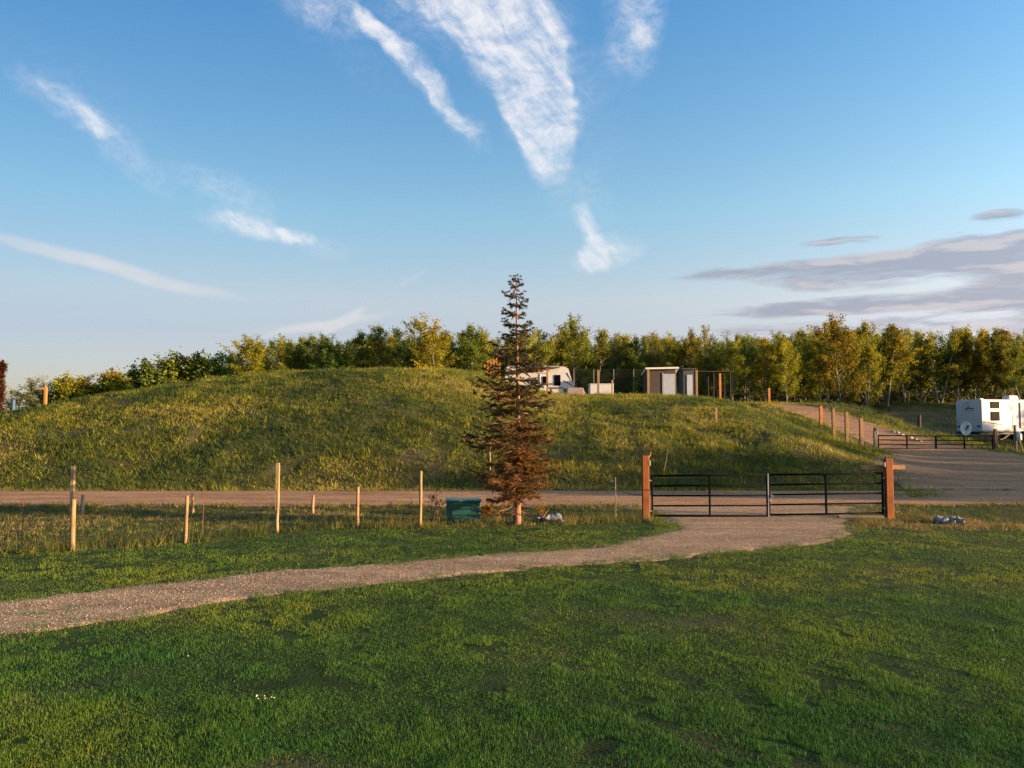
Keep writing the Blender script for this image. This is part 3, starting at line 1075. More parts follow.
# unseen trees added right of the frame to throw shade on the near lawn
for j in range(5):
    q = S_DIR * (27 + (j % 3) * 3 + random.uniform(-1, 1)) + N_DIR * (-6.0 + j * 1.8 + random.uniform(-.4, .4))
    tree('full', j, q[0], q[1], 0, "unseen tree added east of the lawn to shade its near part", 'leafgreen', "unseen shade trees added east of the lawn", hall=random.uniform(4.6, 6.6), wid=1.1, base=0.0)

# dark red columnar tree on the far left edge
colm = aspen("columnar_tree", 77, 7.5, .03, 60, 7000, .07, 1, .15, .0, .16, 'leafred', 'barkdark')
x, y = at(-6, 62)
colm.location = (x, y, z1(x, y) - .1)
colm.scale = (.9, .9, (zat(356, 62) - z1(x, y)) / 7.9)
tag(colm, "dark red columnar tree cut by the left edge beside the blue barrel", "tree")


# ------------------------------------------------------------------ the spruce
def spruce():
    rs = np.random.default_rng(5)
    x, y = at(517, 21.9)
    root = thing("spruce_tree", "tall browning spruce standing on the lawn edge beside the green utility box", "tree", (x, y, z1(x, y)))
    H = 6.75
    t = np.linspace(0, 1, 16)
    tr = MB()
    T = np.stack([.03 * np.sin(t * 5) + .02 * t, .02 * np.cos(t * 4), t * H - .1], 1)
    flare = 1 + .5 * np.exp(-t * 30)
    tr.tube(T, (.088 * (1 - t) ** .8 + .006) * flare, 10)
    prof = [(0, .9), (.55, 1.0), (1.0, 1.25), (1.5, 1.45), (2.3, 1.65), (3.0, 1.5), (3.6, 1.32), (4.3, 1.18), (4.75, .95), (5.0, .64), (5.6, .56), (6.0, .44), (6.4, .32), (6.75, .1)]
    NP, NC, NS, ND = [], [], [], []
    br = MB()
    z = .42
    zs = []
    while z < 6.72:
        zs.append(z)
        z += rs.uniform(.15, .24) if z < 4.6 else rs.uniform(.21, .27)
    for zi in zs:
        nb = rs.integers(7, 10) if zi > .7 else rs.integers(3, 5)
        a0 = rs.uniform(0, 6.28)
        for k in range(nb):
            if zi > .8 and rs.uniform() < .10:
                continue
            az = a0 + k * 2 * math.pi / nb + rs.normal(0, .25)
            zz = zi + rs.normal(0, .035)
            L = np.interp(zz, [p[0] for p in prof], [p[1] for p in prof]) * rs.uniform(.54, .92)
            # the side of the crown away from the yard is fuller
            L *= 1 - .12 * math.cos(az)
            rise = np.interp(zz, [0, 1.5, 3.5, 5.5, 6.8], [-.30, -.24, -.10, .12, .75])
            d = np.array([math.cos(az), math.sin(az), 0])
            n = 8
            q = np.linspace(0, 1, n)
            B = np.array([T[:, 0][0], 0, 0]) * 0 + np.array([np.interp(zz, T[:, 2], T[:, 0]), np.interp(zz, T[:, 2], T[:, 1]), zz]) + d * (L * q)[:, None]
            B[:, 2] += L * (rise * q + .16 * q ** 3 - .06 * np.sin(q * math.pi)) + rs.normal(0, .008, n).cumsum()
            perp = np.array([-d[1], d[0], 0])
            B += perp * (rs.normal(0, .02, n).cumsum())[:, None]
            br.tube(B, np.linspace(.016 if zz < 4.5 else .010, .003, n), 4, False)
            dead = zz < .78 or rs.uniform() < np.interp(zz, [0, 1, 2, 3.5, 5], [.3, .12, .06, .04, .0])
            brown = np.clip(np.interp(zz, [.5, 1.5, 2.8, 4.2, 5.5], [1.0, .88, .62, .28, .10]) + rs.normal(0, .22), 0, 1)
            ntw = int(L / .048)
            for m in range(ntw):
                s = rs.uniform(.07, 1.0)
                p = np.array([np.interp(s, q, B[:, i]) for i in range(3)])
                sd = 1 if m % 2 else -1
                tw = (d * rs.uniform(.45, .9) + perp * sd * rs.uniform(.5, 1.0) + np.array([0, 0, rs.normal(-.12, .28)]))
                tw /= np.linalg.norm(tw)
                Lt = (.07 + .26 * L * (1 - s) ** .6) * rs.uniform(.5, 1.1)
                Lt = min(Lt, .36)
                e = p + tw * Lt + np.array([0, 0, -.03 * Lt])
                br.tube([p, e], [.004, .002], 3, False)
                if dead and rs.uniform() < .8:
                    continue
                nn = int(38 + Lt * 350)
                ss = rs.uniform(0, 1.05, nn)
                NP.append(p + (e - p) * ss[:, None])
                rd = rs.normal(size=(nn, 3))
                rd = rd / np.linalg.norm(rd, axis=1)[:, None] * .85 + tw * .7
                ND.append(rd / np.linalg.norm(rd, axis=1)[:, None])
                cc = pal(np.clip(brown + rs.normal(0, .14, nn), 0, 1), [(0, (.034, .048, .022)), (.45, (.095, .072, .024)), (1, (.23, .105, .030))])
                NC.append(cc * rs.uniform(.7, 1.2, (nn, 1)))
    P, Dn, C = np.concatenate(NP), np.concatenate(ND), np.concatenate(NC)
    n = len(P)
    s = np.cross(Dn, rs.normal(size=(n, 3)))
    s /= np.linalg.norm(s, axis=1)[:, None]
    ln = rs.uniform(.026, .055, n)[:, None]
    Vv = np.stack([P - s * .0058, P + s * .0058, P + Dn * ln], 1).reshape(-1, 3)
    tr.build("trunk", M['barkspruce'], root, True)
    br.build("limbs", M['barkspruce'], root)
    raw_mesh("crown", Vv, np.arange(3 * n).reshape(-1, 3), M['needle'], {'col': np.repeat(C, 3, 0)}, root)
    print("needles", n)


spruce()


# ------------------------------------------------------------------ posts
def post(name, x, y, h, r, mat, label, lean=(0, 0), square=False, group=None, cat="post", n=10, sink=.2):
    mb = MB()
    z = z1(x, y)
    ts = np.linspace(0, 1, 6)
    pts = np.stack([lean[0] * ts * h + np.random.default_rng(int(abs(x * 997 + y * 131))).normal(0, .004, 6), lean[1] * ts * h, -sink + ts * (h + sink)], 1)
    if square:
        mb.box((0, 0, (h - sink) / 2), (r * 2, r * 2, h + sink), 0, r * .12)
        o = mb.build(name, M[mat])
        o.rotation_euler = (-lean[1], lean[0], 0)
    else:
        rr = r * (1.06 - .14 * ts)
        mb.tube(pts, rr, n)
        o = mb.build(name, M[mat], None, False)
    o.location = (x, y, z)
    return tag(o, label, cat, group)


G1 = "posts of the lawn fence line"
for (u, vt, vb, r, mat, lean, lab) in [
    (72.5, 500, 551, .050, 'post', (-.01, 0), "stout tan post at the left of the lawn edge with a taller pole behind it"),
    (185.5, 497, 543.5, .037, 'post', (.012, 0), "tan post second along the lawn edge near a bare sapling"),
    (277, 492, 533, .038, 'postpale', (.01, 0), "pale lawn edge post in front of the middle tall slim pole"),
    (357.5, 489, 527.5, .040, 'postred', (.0, 0), "reddish brown post on the lawn edge left of the tall yellow one"),
    (420, 473, 528, .043, 'post', (.012, 0), "tall yellow tan post on the lawn edge left of the green utility box"),
]:
    x, y = hit(u, vb)
    post("fence_post", x, y, (vb - vt) / F * y * 1.01, r, mat, lab, lean, False, G1, "fence post")
WP = [hit(-70, 556)] + [hit(u, v) for u, v in ((72.5, 551), (185.5, 543.5), (277, 533), (357.5, 527.5), (420, 528))]
wf_ = thing("wire_fencing", "thin wires strung along the row of lawn edge posts", "fence wire", (0, 0, 0))
for hgt in (.25, .55, .85):
    MB().tube([(px, py - .04, z1(px, py) + hgt) for px, py in WP], .0025, 5).build("wire", M['darkframe'], wf_)
G2 = "posts on the roadside of the ditch"
for (u, vt, vb, r, mat, lean, lab) in [
    (74.5, 466, 513, .055, 'postpale', (0, 0), "tall slim pole directly behind the stout tan post at the left"),
    (84.5, 495, 527, .050, 'postgrey', (.012, 0), "short dark grey weathered post right of the stout tan post"),
    (194.5, 493.5, 525.5, .042, 'post', (0, 0), "short tan post across the ditch beside the bare reddish sapling"),
    (278.5, 463, 505, .055, 'postpale', (0, 0), "tall slim pole at the road edge in the middle of the fence line"),
    (314, 495, 525, .045, 'postred', (0, 0), "short reddish post across the ditch right of the middle pole"),
]:
    x, y = at(u, 25.3 if mat != 'postpale' else 25.9)
    h = zat(vt, y) - z1(x, y)
    post("fence_post", x, y, h, r, mat, lab, lean, mat == 'postpale', G2, "fence post")

G3 = "boundary posts on the mound and upper drive"
for (u, vt, vb, Y, mat, r, lab) in [
    (547.5, 367, 391, 57, 'post', .075, "yellow post on the plateau edge in front of the hilltop camper"),
    (598.5, 370, 391, 57.3, 'post', .075, "yellow post on the plateau edge in front of the white trough"),
    (648.5, 369, 392, 57, 'post', .080, "yellow post on the plateau edge at the left corner of the brown shed"),
    (697, 370, 392, 57, 'post', .075, "yellow post on the plateau edge in front of the grey shed"),
    (720.5, 373.5, 394, 57, 'orangewood', .070, "orange post at the right end of the plateau edge below a bare branch"),
    (769.5, 388, 405, 69, 'orangewood', .085, "orange post at the top of the upper drive"),
    (821, 405, 425, 58.5, 'orangewood', .095, "orange post uppermost of the four beside the climbing drive"),
    (833.5, 407, 430.5, 54.5, 'post', .095, "tan post second from the top of the four beside the climbing drive"),
    (846.5, 412, 437, 51.5, 'post', .095, "tan post third from the top of the four beside the climbing drive"),
    (861, 418.5, 443, 49.3, 'postred', .095, "reddish post lowest of the four beside the climbing drive"),
]:
    x, y = at(u, Y)
    post("boundary_post", x, y, zat(vt, Y) - z1(x, y), r, mat, lab, (0, 0), True, G3, "post")
G4 = "orange posts behind the spruce top"
for i, (u, Y) in enumerate([(499.5, 57.5), (496.5, 60), (493.5, 62.5), (490.5, 65), (487.5, 68), (484.5, 71)]):
    x, y = at(u, Y)
    top = zat(354.5 + i * 1.6, Y)
    post("boundary_post", x, y, top - z1(x, y), .055, 'orangewood', "orange post %s in the receding row behind the spruce" % ("nearest", "second", "third", "fourth", "fifth", "farthest")[i], (0, 0), True, G4, "post")
# the handrail linking the upper drive posts is a thin dark cable in the photograph
x0, y0 = at(821, 58.6)
x1, y1 = at(846, 51.6)
mb = MB()
mb.tube([(x0, y0, zat(405, 58.6) - .02), ((x0 + x1) / 2, (y0 + y1) / 2, (zat(405, 58.6) + zat(412, 51.6)) / 2 + .12), (x1, y1, zat(412, 51.6) - .02)], .03, 6)
tag(mb.build("top_rail", M['postgrey']), "thin grey rail joining the tops of the upper drive posts", "rail")

# stakes and saplings
x, y = hit(663, 470)
post("stake", x, y, 1.05, .022, 'postpale', "thin pale stake leaning right behind the near gate at the mound's foot", (.22, 0), False, None, "stake", 6)
x, y = hit(490, 472)
post("stake", x, y, 1.35, .03, 'postpale', "pale upright stake on the mound seen through the left side of the spruce", (0, 0), False, None, "stake", 6)
x, y = hit(716, 420)
post("marker_post", x, y, .72, .06, 'postred', "short lone reddish post part way up the mound", (.0, 0), True, None, "post")
x, y = at(615, 23.6)
rt = thing("tree_stake", "thin pale stake with a short crosspiece left of the near gate", "stake", (x, y, z1(x, y)))
hh = zat(477, y) - z1(x, y)
MB().tube([(0, 0, -.1), (.005, 0, hh * .5), (0, 0, hh)], [.014, .013, .011], 6).build("stem", M['postgrey'], rt)
MB().tube([(-.17, 0, hh - .13), (0, .016, hh - .12), (.05, 0, hh - .12)], .010, 5).build("crosspiece", M['postgrey'], rt)


def sapling(u, Y, vt, label, seed, leafy=0, cat="sapling", mat='twig', leafmat_='leafgold', spread=.14, n=10):
    rs = np.random.default_rng(seed)
    x, y = at(u, Y)
    z = z1(x, y)
    H = zat(vt, Y) - z
    root = thing("sapling", label, cat, (x, y, z))
    tb = MB()
    t = np.linspace(0, 1, 6)
    T = np.stack([rs.normal(0, .012, 6).cumsum(), rs.normal(0, .012, 6).cumsum(), t * H - .05], 1)
    tb.tube(T, np.linspace(.014, .004, 6), 5)
    LP = []
    for k in range(n):
        tt = rs.uniform(.2, .95)
        p = np.array([np.interp(tt, t, T[:, i]) for i in range(3)])
        az = rs.uniform(0, 6.28)
        L = H * spread * rs.uniform(.6, 1.5) * (1.2 - tt)
        e = p + np.array([math.cos(az) * .7, math.sin(az) * .7, .75]) * L * 1.5
        tb.tube([p, e], [.006, .0025], 3, False)
        LP.append(p + (e - p) * rs.uniform(.3, 1.1, (20, 1)) + rs.normal(0, .03, (20, 3)))
    tb.build("stem", M[mat], root)
    if leafy:
        LP = np.concatenate(LP)
        LP = LP[rs.uniform(0, 1, len(LP)) < leafy]
        col = pal(rs.uniform(0, 1, len(LP)), [(0, (.05, .06, .02)), (1, (.2, .11, .03))])
        Vv, Fa, C = leaf_quads(LP, rs.uniform(.03, .06, len(LP)), col)
        raw_mesh("foliage", Vv, Fa, M[leafmat_], {'col': C}, root)
    return root


sapling(26.5, 17.6, 496, "bare pinkish whip of a sapling standing in the far left weeds", 3)
sapling(205, 19.5, 478, "thin bare reddish sapling between the two short posts", 4, spread=.1)
sapling(412, 22.4, 496, "leafless brown sapling just left of the tall yellow tan post", 5, .15)
sapling(432, 22.6, 492, "arching brown sapling just right of the tall yellow tan post", 6, .3, spread=.35)
sapling(437.5, 22.3, 486, "upright dry stem standing against the left side of the green utility box", 7, .2, spread=.25, n=16)
sapling(395, 22.6, 500, "thin dry weed stem between the reddish and the yellow tan posts", 8, .2, spread=.25)
sapling(487, 22.9, 505, "small orange leaved shrub at the right side of the green utility box", 9, .9, "shrub", spread=.5, n=24)
sapling(541, 22.6, 503, "spindly dry shrub at the right foot of the spruce trunk", 10, .4, "shrub", spread=.4, n=18)
sapling(500, 22.4, 506, "spindly dry shrub at the left foot of the spruce trunk", 12, .4, "shrub", spread=.45, n=18)

# ------------------------------------------------------------------ green utility box
x0, y0 = at(445, 22.5)
x1, _ = at(480.5, 22.5)
zb = z1((x0 + x1) / 2, 22.5)
top = zat(500.5, 22.5)
W, HB = x1 - x0, top - zb
ub = thing("utility_box", "low teal green utility box with a pale lid standing left of the spruce", "utility box", ((x0 + x1) / 2, 22.9, zb), R(3))
MB().box((0, 0, HB / 2 - .1), (W * .96, .78, HB + .12), 0, .012).build("body", M['green'], ub)
MB().box((0, 0, HB - .01), (W * 1.02, .84, .045), 0, .015).build("lid", M['greenlid'], ub)


# ------------------------------------------------------------------ rocks
def rock(name, x, y, s, label, seed, group, mat='rock', dz=0.0):
    import bmesh
    rs = np.random.default_rng(seed)
    bm = bmesh.new()
    bmesh.ops.create_icosphere(bm, subdivisions=2, radius=1)
    sc = rs.uniform(.7, 1.25, 3) * s
    pl_ = rs.normal(size=(7, 3))
    pl_ /= np.linalg.norm(pl_, axis=1)[:, None]
    for v in bm.verts:
        p = np.array(v.co)
        for q in pl_:
            d = p @ q - .62
            if d > 0:
                p = p - q * d
        p += rs.normal(0, .025, 3)
        v.co = p * sc * np.array([1, 1, .75])
    me = bpy.data.meshes.new(name)
    bm.to_mesh(me)
    bm.free()
    me.materials.append(M[mat])
    o = bpy.data.objects.new(name, me)
    COL.objects.link(o)
    o.location = (x, y, z1(x, y) + s * .25 + dz)
    o.rotation_euler = (rs.uniform(-.5, .5), rs.uniform(-.5, .5), rs.uniform(0, 6))
    return tag(o, label, "rock", group)


for k in range(11):
    x, y = at(537 + k * 2.4 + random.uniform(-1, 1), 22.3 + random.uniform(0, .5))
    rock("rock", x, y, random.uniform(.07, .15), "bluish grey rock in the small heap right of the spruce trunk", 200 + k, "rocks heaped beside the spruce", dz=random.uniform(0, .1))
for k in range(8):
    x, y = at(934 + k * 3.6 + random.uniform(-1, 1), 22.4 - k * .05 + random.uniform(-.2, .3))
    rock("rock", x, y, random.uniform(.08, .15), "pale grey rock in the cluster in the ditch right of the near gate", 230 + k, "rocks in the ditch right of the near gate", dz=.05)
for k in range(7):
    x, y = at(893 + k * 4.5, 55.5 - k * .55)
    rock("boulder", x, y, random.uniform(.10, .2), "pale boulder edging the upper drive above the far gate", 260 + k, "boulders edging the upper drive", 'rocktan')


# ------------------------------------------------------------------ gates
def gate_leaf(name, label, x0, x1, y, zb0, zt0, zb1, zt1, group, hinge, r=.024, bars=5, zs=None, mid=True):
    """tubular farm gate between two plan x positions"""
    root = thing(name, label, "gate", (x0, y, 0), 0, group)
    W = x1 - x0
    for k in range(bars):
        f = k / (bars - 1)
        MB().tube([(0, 0, zb0 + (zt0 - zb0) * f), (W, 0, zb1 + (zt1 - zb1) * f)], r if 0 < k < bars - 1 else r * 1.12, 8).build("rail", M['black'], root, True)
    MB().tube([(0, 0, zb0 - r), (0, 0, zt0 + r)], r * 1.15, 8).build("end_upright", M['black'], root, True)
    MB().tube([(W, 0, zb1 - r), (W, 0, zt1 + r)], r * 1.15, 8).build("end_upright", M['black'], root, True)
    if mid:
        MB().box((W * .5, 0, (zb0 + zt0 + zb1 + zt1) / 4), (r * 2.0, r * 2.6, zt0 - zb0), 0, .004).build("brace", M['black'], root)
    hx = -.045 if hinge < 0 else W + .045
    for f in (.12, .88):
        zz = (zb0 + (zt0 - zb0) * f) if hinge < 0 else (zb1 + (zt1 - zb1) * f)
        MB().box((hx, 0, zz), (.10, .05, .045), 0, .006).build("hinge", M['galv'], root)
    return root


GY_ = 23.5
xa, xm, xb = at(651.5, GY_)[0], at(767, GY_)[0], at(881, GY_)[0]
g0 = z1(7.6, GY_)
gl = gate_leaf("farm_gate", "left half of the near black five bar double gate", xa, xm - .03, GY_, zat(515.8, GY_), zat(475.8, GY_), zat(515.8, GY_), zat(474.8, GY_), "double gate across the gravel path", -1)
gr = gate_leaf("farm_gate", "right half of the near black five bar double gate", xm + .03, xb, GY_, zat(514.8, GY_), zat(474.8, GY_), zat(513.0, GY_), zat(473.2, GY_), "double gate across the gravel path", 1)
MB().box((xm - xa, -.01, (zat(476, GY_) + zat(516, GY_)) / 2 + .02), (.035, .03, zat(472.5, GY_) - zat(515.5, GY_)), 0, .004).build("latch_post", M['galv'], gl)
ch = MB()
for k in range(9):
    a = k / 8 * math.pi
    c = np.array([.04 + .05 * math.sin(a * 2), -.05, zat(498, GY_) + .08 * math.cos(a)])
    ch.tube([c + np.array([.018 * math.cos(t), .006 * (k % 2), .018 * math.sin(t)]) for t in np.linspace(0, 6.28, 9)], .005, 5, False)
ch.build("chain", M['galv'], gr)
cb = MB()
cb.tube([(-.95 + .12 * i, .05, zat(490, GY_) - .10 * math.sin(i / 8 * math.pi) - .01 * i) for i in range(9)], .008, 5)
cb.build("chain", M['darkframe'], gl)

xl = at(645, GY_)[0]
lp = thing("gate_post", "orange stained gate post with a white tag at the left of the near gate", "gate post", (xl, GY_, z1(xl, GY_)))
hL = zat(455.5, GY_) - z1(xl, GY_)
MB().box((0, 0, hL / 2 - .1), (.195, .195, hL + .2), 0, .014).build("timber", M['cedar'], lp)
MB().box((.118, -.06, hL - .22), (.02, .09, .15), 0, .004).build("tag", M['whitegloss'], lp)
MB().tube([(.10, 0, hL - .06), (.15, .02, hL + .02), (.17, .02, hL + .10)], .018, 6).build("bracket", M['postred'], lp)
MB().box((0, 0, hL * .46), (.202, .202, .03), 0, .004).build("strap", M['darkframe'], lp)
xr = at(887, GY_)[0]
rp = thing("gate_post", "orange stained gate post with a grey board at the near gate's right", "gate post", (xr, GY_, z1(xr, GY_)))
hR = zat(458.5, GY_) - z1(xr, GY_)
MB().box((0, 0, hR / 2 - .1), (.205, .205, hR + .2), 0, .014).build("timber", M['cedar'], rp)
MB().box((-.142, .05, hR * .33), (.045, .13, hR * .66), 0, .005).build("side_board", M['postgrey'], rp)
MB().box((-.125, -.06, hR - .17), (.02, .08, .13), 0, .004).build("tag", M['whitegloss'], rp)
MB().tube([(-.05, 0, hR - .02), (-.05, .0, hR + .05)], .03, 8).build("cap_bolt", M['darkframe'], rp)
MB().box((-.08, .145, zat(467.5, GY_) - z1(xr, GY_)), (1.28, .045, .12), 0, .006).build("crossbar", M['postred'], rp)
# driftwood plank lying at the right foot of the gate
pk = MB()
pk.box((0, 0, .05), (1.25, .16, .07), R(-4), .012)
o = tag(pk.build("plank", M['postgrey']), "grey plank lying on the ground under the right end of the near gate", "plank")
o.location = (at(858, 23.2)[0], 23.2, z1(9.9, 23.2) + .02)

# far gate
FY = 49.5
fx0, fxm, fx1 = at(878, FY)[0], at(935.5, FY)[0], at(992, FY)[0]
gb, gt = zat(453, FY), zat(435.5, FY)
gate_leaf("farm_gate", "left half of the far black gate at the foot of the upper drive", fx0, fxm - .03, FY, gb, gt, gb - .02, gt - .03, "double gate on the upper drive", -1, .032)
gate_leaf("farm_gate", "right half of the far black gate below the white trailer", fxm + .03, fx1, FY, gb - .02, gt - .03, gb - .04, gt - .05, "double gate on the upper drive", 1, .032)


def capped(u, Y, vt, mat, capmat, label, r=.09):
    x, y = at(u, Y)
    h = zat(vt, Y) - z1(x, y)
    root = thing("gate_post", label, "gate post", (x, y, z1(x, y)))
    MB().box((0, 0, h / 2 - .1), (r * 2, r * 2, h + .2), 0, .012).build("timber", M[mat], root)
    MB().box((0, 0, h + .09), (r * 1.9, r * 1.9, .20), 0, .03).build("cap", M[capmat], root)
    MB().box((r + .015, -.05, h - .12), (.03, .12, .2), 0, .01).build("tag", M['whitegloss'], root)
    return root


capped(875, FY, 431, 'postgrey', 'rubber', "grey post with a dark cap at the left end of the far gate")
capped(995, FY, 432, 'timberdark', 'maroon', "brown post with a dark red cap at the right end of the far gate")
# post beyond it with white jug
x, y = at(1015, 50.5)
h = zat(425, 50.5) - z1(x, y)
gp = thing("corner_post", "grey corner post with a braced leg standing in front of the trailer's underside", "post", (x, y, z1(x, y)))
MB().tube([(0, 0, -.1), (.01, 0, h * .5), (0, 0, h)], [.11, .10, .09], 8).build("post", M['postgrey'], gp)
MB().tube([(.42, -.1, -.1), (.22, -.05, h * .4), (.05, 0, h * .72)], .05, 7).build("brace", M['postpale'], gp)
MB().tube([(0, 0, h * .8), (-.9, -.3, h * .5), (-1.2, -.4, h * .45)], .03, 6).build("rail", M['postgrey'], gp)
jg = thing("plastic_jug", "white plastic jug hanging on the grey corner post below the trailer", "jug", (x + .14, y - .16, z1(x, y) + h * .42))
MB().tube([(0, 0, 0), (0, 0, .04), (0, 0, .34), (0, 0, .46), (.0, 0, .52), (0, 0, .58)], [.10, .15, .15, .10, .045, .045], 12).build("body", M['whitegloss'], jg, True)
MB().tube([(.0, -.05, .50), (.0, -.17, .45), (.0, -.17, .30)], .02, 6).build("handle", M['whitegloss'], jg)


# ------------------------------------------------------------------ big white trailer
def wheel(root, x, y, z, r, wdt):
    MB().tube([(x, y - wdt / 2, z), (x, y - wdt / 2 + .03, z), (x, y + wdt / 2 - .03, z), (x, y + wdt / 2, z)], [r * .9, r, r, r * .9], 18).build("wheel", M['rubber'], root)
    o = [c for c in root.children if c.name.startswith("wheel")][-1]
    MB().tube([(x, y - wdt / 2 - .012, z), (x, y - wdt / 2 + .02, z)], [r * .5, r * .55], 14).build("rim", M['galv'], o)


def big_trailer():
    x, y = at(982, 62)
    zg = z1(x, y)
    root = thing("travel_trailer", "big white travel trailer with stacked dark windows parked below the woods", "trailer", (x, y, zg), R(15))
    L, W = 9.6, 2.5
    z0 = zat(431.5, 62) - zg
    zt = zat(400, 62) - zg
    b = MB()
    b.box((L / 2, W / 2, (z0 + zt) / 2), (L, W, zt - z0), 0, .05)
    b.build("body", M['white'], root)
    MB().box((L / 2, W / 2, zt + .03), (L - .12, W - .1, .07), 0, .02).build("roof", M['greyp'], root)
    for (wx, wz0, wz1, ww) in ((1.28, .75, .94, .80), (1.28, .36, .62, .80)):
        za, zb_ = z0 + (zt - z0) * wz0, z0 + (zt - z0) * wz1
        f = MB()
        f.box((wx, -.012, (za + zb_) / 2), (ww + .08, .04, zb_ - za + .08), 0, .02)
        fo = f.build("window", M['rubber'], root)
        MB().box((wx, -.034, (za + zb_) / 2), (ww - .03, .02, zb_ - za - .03), 0, .02).build("pane", M['glass'], fo)
    # slide-out and its seam
    MB().box((L * .62, -.03, z0 + (zt - z0) * .52), (4.6, .10, (zt - z0) * .84), 0, .03).build("slide_out", M['white'], root)
    MB().box((2.95, -.011, z0 + (zt - z0) * .5), (.035, .02, (zt - z0) * .95)).build("seam", M['greyp'], root)
    MB().box((5.0, -.088, z0 + (zt - z0) * .62), (1.2, .03, .6), 0, .02).build("window", M['glass'], root)
    # trim and faded graphics on the side
    MB().box((1.45, -.006, z0 + .07), (2.9, .02, .14), 0, .004).build("skirt", M['greyp'], root)
    d = MB()
    d.add([(.15, -.010, z0 + .70), (1.9, -.010, z0 + .50), (2.0, -.010, z0 + .55), (1.9, -.010, z0 + .56), (.15, -.010, z0 + .80)], [(0, 1, 2, 3, 4)])
    d.add([(.15, -.007, z0 + .70), (1.9, -.007, z0 + .50), (2.0, -.007, z0 + .55), (1.9, -.007, z0 + .56), (.15, -.007, z0 + .80)], [(4, 3, 2, 1, 0)])
    d.build("stripe", M['decal'], root)
    e = MB()
    zc = z0 + (zt - z0) * .76
    e.prism([(2.52, zc + .04), (2.78, zc + .10), (2.9, zc + .03), (3.1, zc + .02), (2.95, zc - .06), (2.85, zc - .16), (2.72, zc - .06)], -.016, -.006)
    e.build("emblem", M['decalred'], root)
    # end wall details: running lights, lettering-like mark, ladder, tail light
    def endbox(y_, z_, dy, dz, name, mat, t=.03):
        return MB().box((-.014, y_, z_), (t, dy, dz), 0, .006).build(name, M[mat], root)
    hz = zt - z0
    for yy in (1.05, 1.25, 1.45):
        endbox(yy, zt - .16, .08, .05, "marker_light", 'decal')
    endbox(1.15, z0 + hz * .735, .85, .09, "lettering", 'decal')
    endbox(1.22, z0 + hz * .80, .20, .12, "emblem", 'decal')
    endbox(1.15, z0 + hz * .665, .80, .04, "lettering", 'decalred')
    endbox(.28, z0 + hz * .165, .26, .14, "tail_light", 'maroon')
    endbox(2.22, z0 + hz * .165, .26, .14, "tail_light", 'maroon')
    ld = MB()
    for yy in (1.52, 1.88):
        ld.tube([(-.09, yy, z0 + .35), (-.09, yy, zt - .1), (.05, yy, zt + .12)], .018, 6)
    for k in range(6):
        ld.tube([(-.09, 1.52, z0 + .45 + k * .33), (-.09, 1.88, z0 + .45 + k * .33)], .014, 5)
    ld.build("ladder", M['whitegloss'], root)
    MB().box((-.10, W / 2, z0 - .10), (.16, W * .9, .16), 0, .02).build("bumper", M['darkframe'], root)
    MB().box((L / 2, W / 2, z0 - .12), (L * .96, W * .75, .2)).build("chassis", M['darkframe'], root)
    for xx in (4.6, 5.5):
        for yy in (.16, W - .16):
            wheel(root, xx, yy, .36, .36, .22)
    for xx in (.7, 8.6):
        MB().tube([(xx, .35, z0 - .1), (xx - .1, .3, 0)], .04, 6).build("stabiliser_jack", M['darkframe'], root)
    ac = MB()
    ac.box((3.9, W / 2 - .2, zt + .24), (1.05, .75, .34), 0, .09, .88)
    ac.build("air_conditioner", M['whitegloss'], root)
    MB().box((1.15, W / 2, zt + .11), (.36, .36, .12), 0, .03).build("roof_vent", M['whitegloss'], root)


big_trailer()
# satellite dish on a tripod
x, y = at(965.5, 58)
dz = zat(428.5, 58) - z1(x, y)
sd = thing("satellite_dish", "white oval satellite dish with a dark mark standing before the trailer end", "satellite dish", (x, y, z1(x, y)), R(-20))
V_, F_ = [], []
for i, rr in enumerate((0, .2, .36, .48, .5)):
    for j in range(20):
        a = j / 20 * 2 * math.pi
        V_.append((rr * .72 * math.cos(a), -.10 + .28 * rr * rr * -1 + .05, dz + rr * math.sin(a)))
for i in range(4):
    for j in range(20):
        F_.append((i * 20 + j, i * 20 + (j + 1) % 20, i * 20 + 20 + (j + 1) % 20, i * 20 + 20 + j))
dm = MB()
dm.add(V_, F_)
dob = dm.build("dish", M['whitegloss'], sd, True)
so = dob.modifiers.new("thickness", 'SOLIDIFY')
so.thickness = .02
mk = MB()
mk.prism([(.0, dz + .06), (.10, dz + .24), (.20, dz + .22), (.20, dz + .10), (.06, dz - .06), (.04, dz - .16), (-.02, dz - .14)], -.150, -.135)
mk.build("emblem", M['decal'], sd)
MB().tube([(0, .05, 0), (0, .05, dz)], .03, 8).build("mast", M['darkframe'], sd)
for k in range(3):
    a = k * 2.09 + .5
    MB().tube([(.5 * math.cos(a), .05 + .5 * math.sin(a), -.05), (0, .05, dz * .55)], .018, 6).build("leg", M['darkframe'], sd)
MB().tube([(0, -.1, dz - .40), (0, -.55, dz - .15)], .015, 6).build("feed_arm", M['galv'], sd)
# dark post in front of the bank
x, y = at(919, 60)
post("dark_post", x, y, 1.0, .13, 'barkdark', "dark stump of a post in front of the earth bank left of the trailer", (.06, 0), False, None, "post", 9)


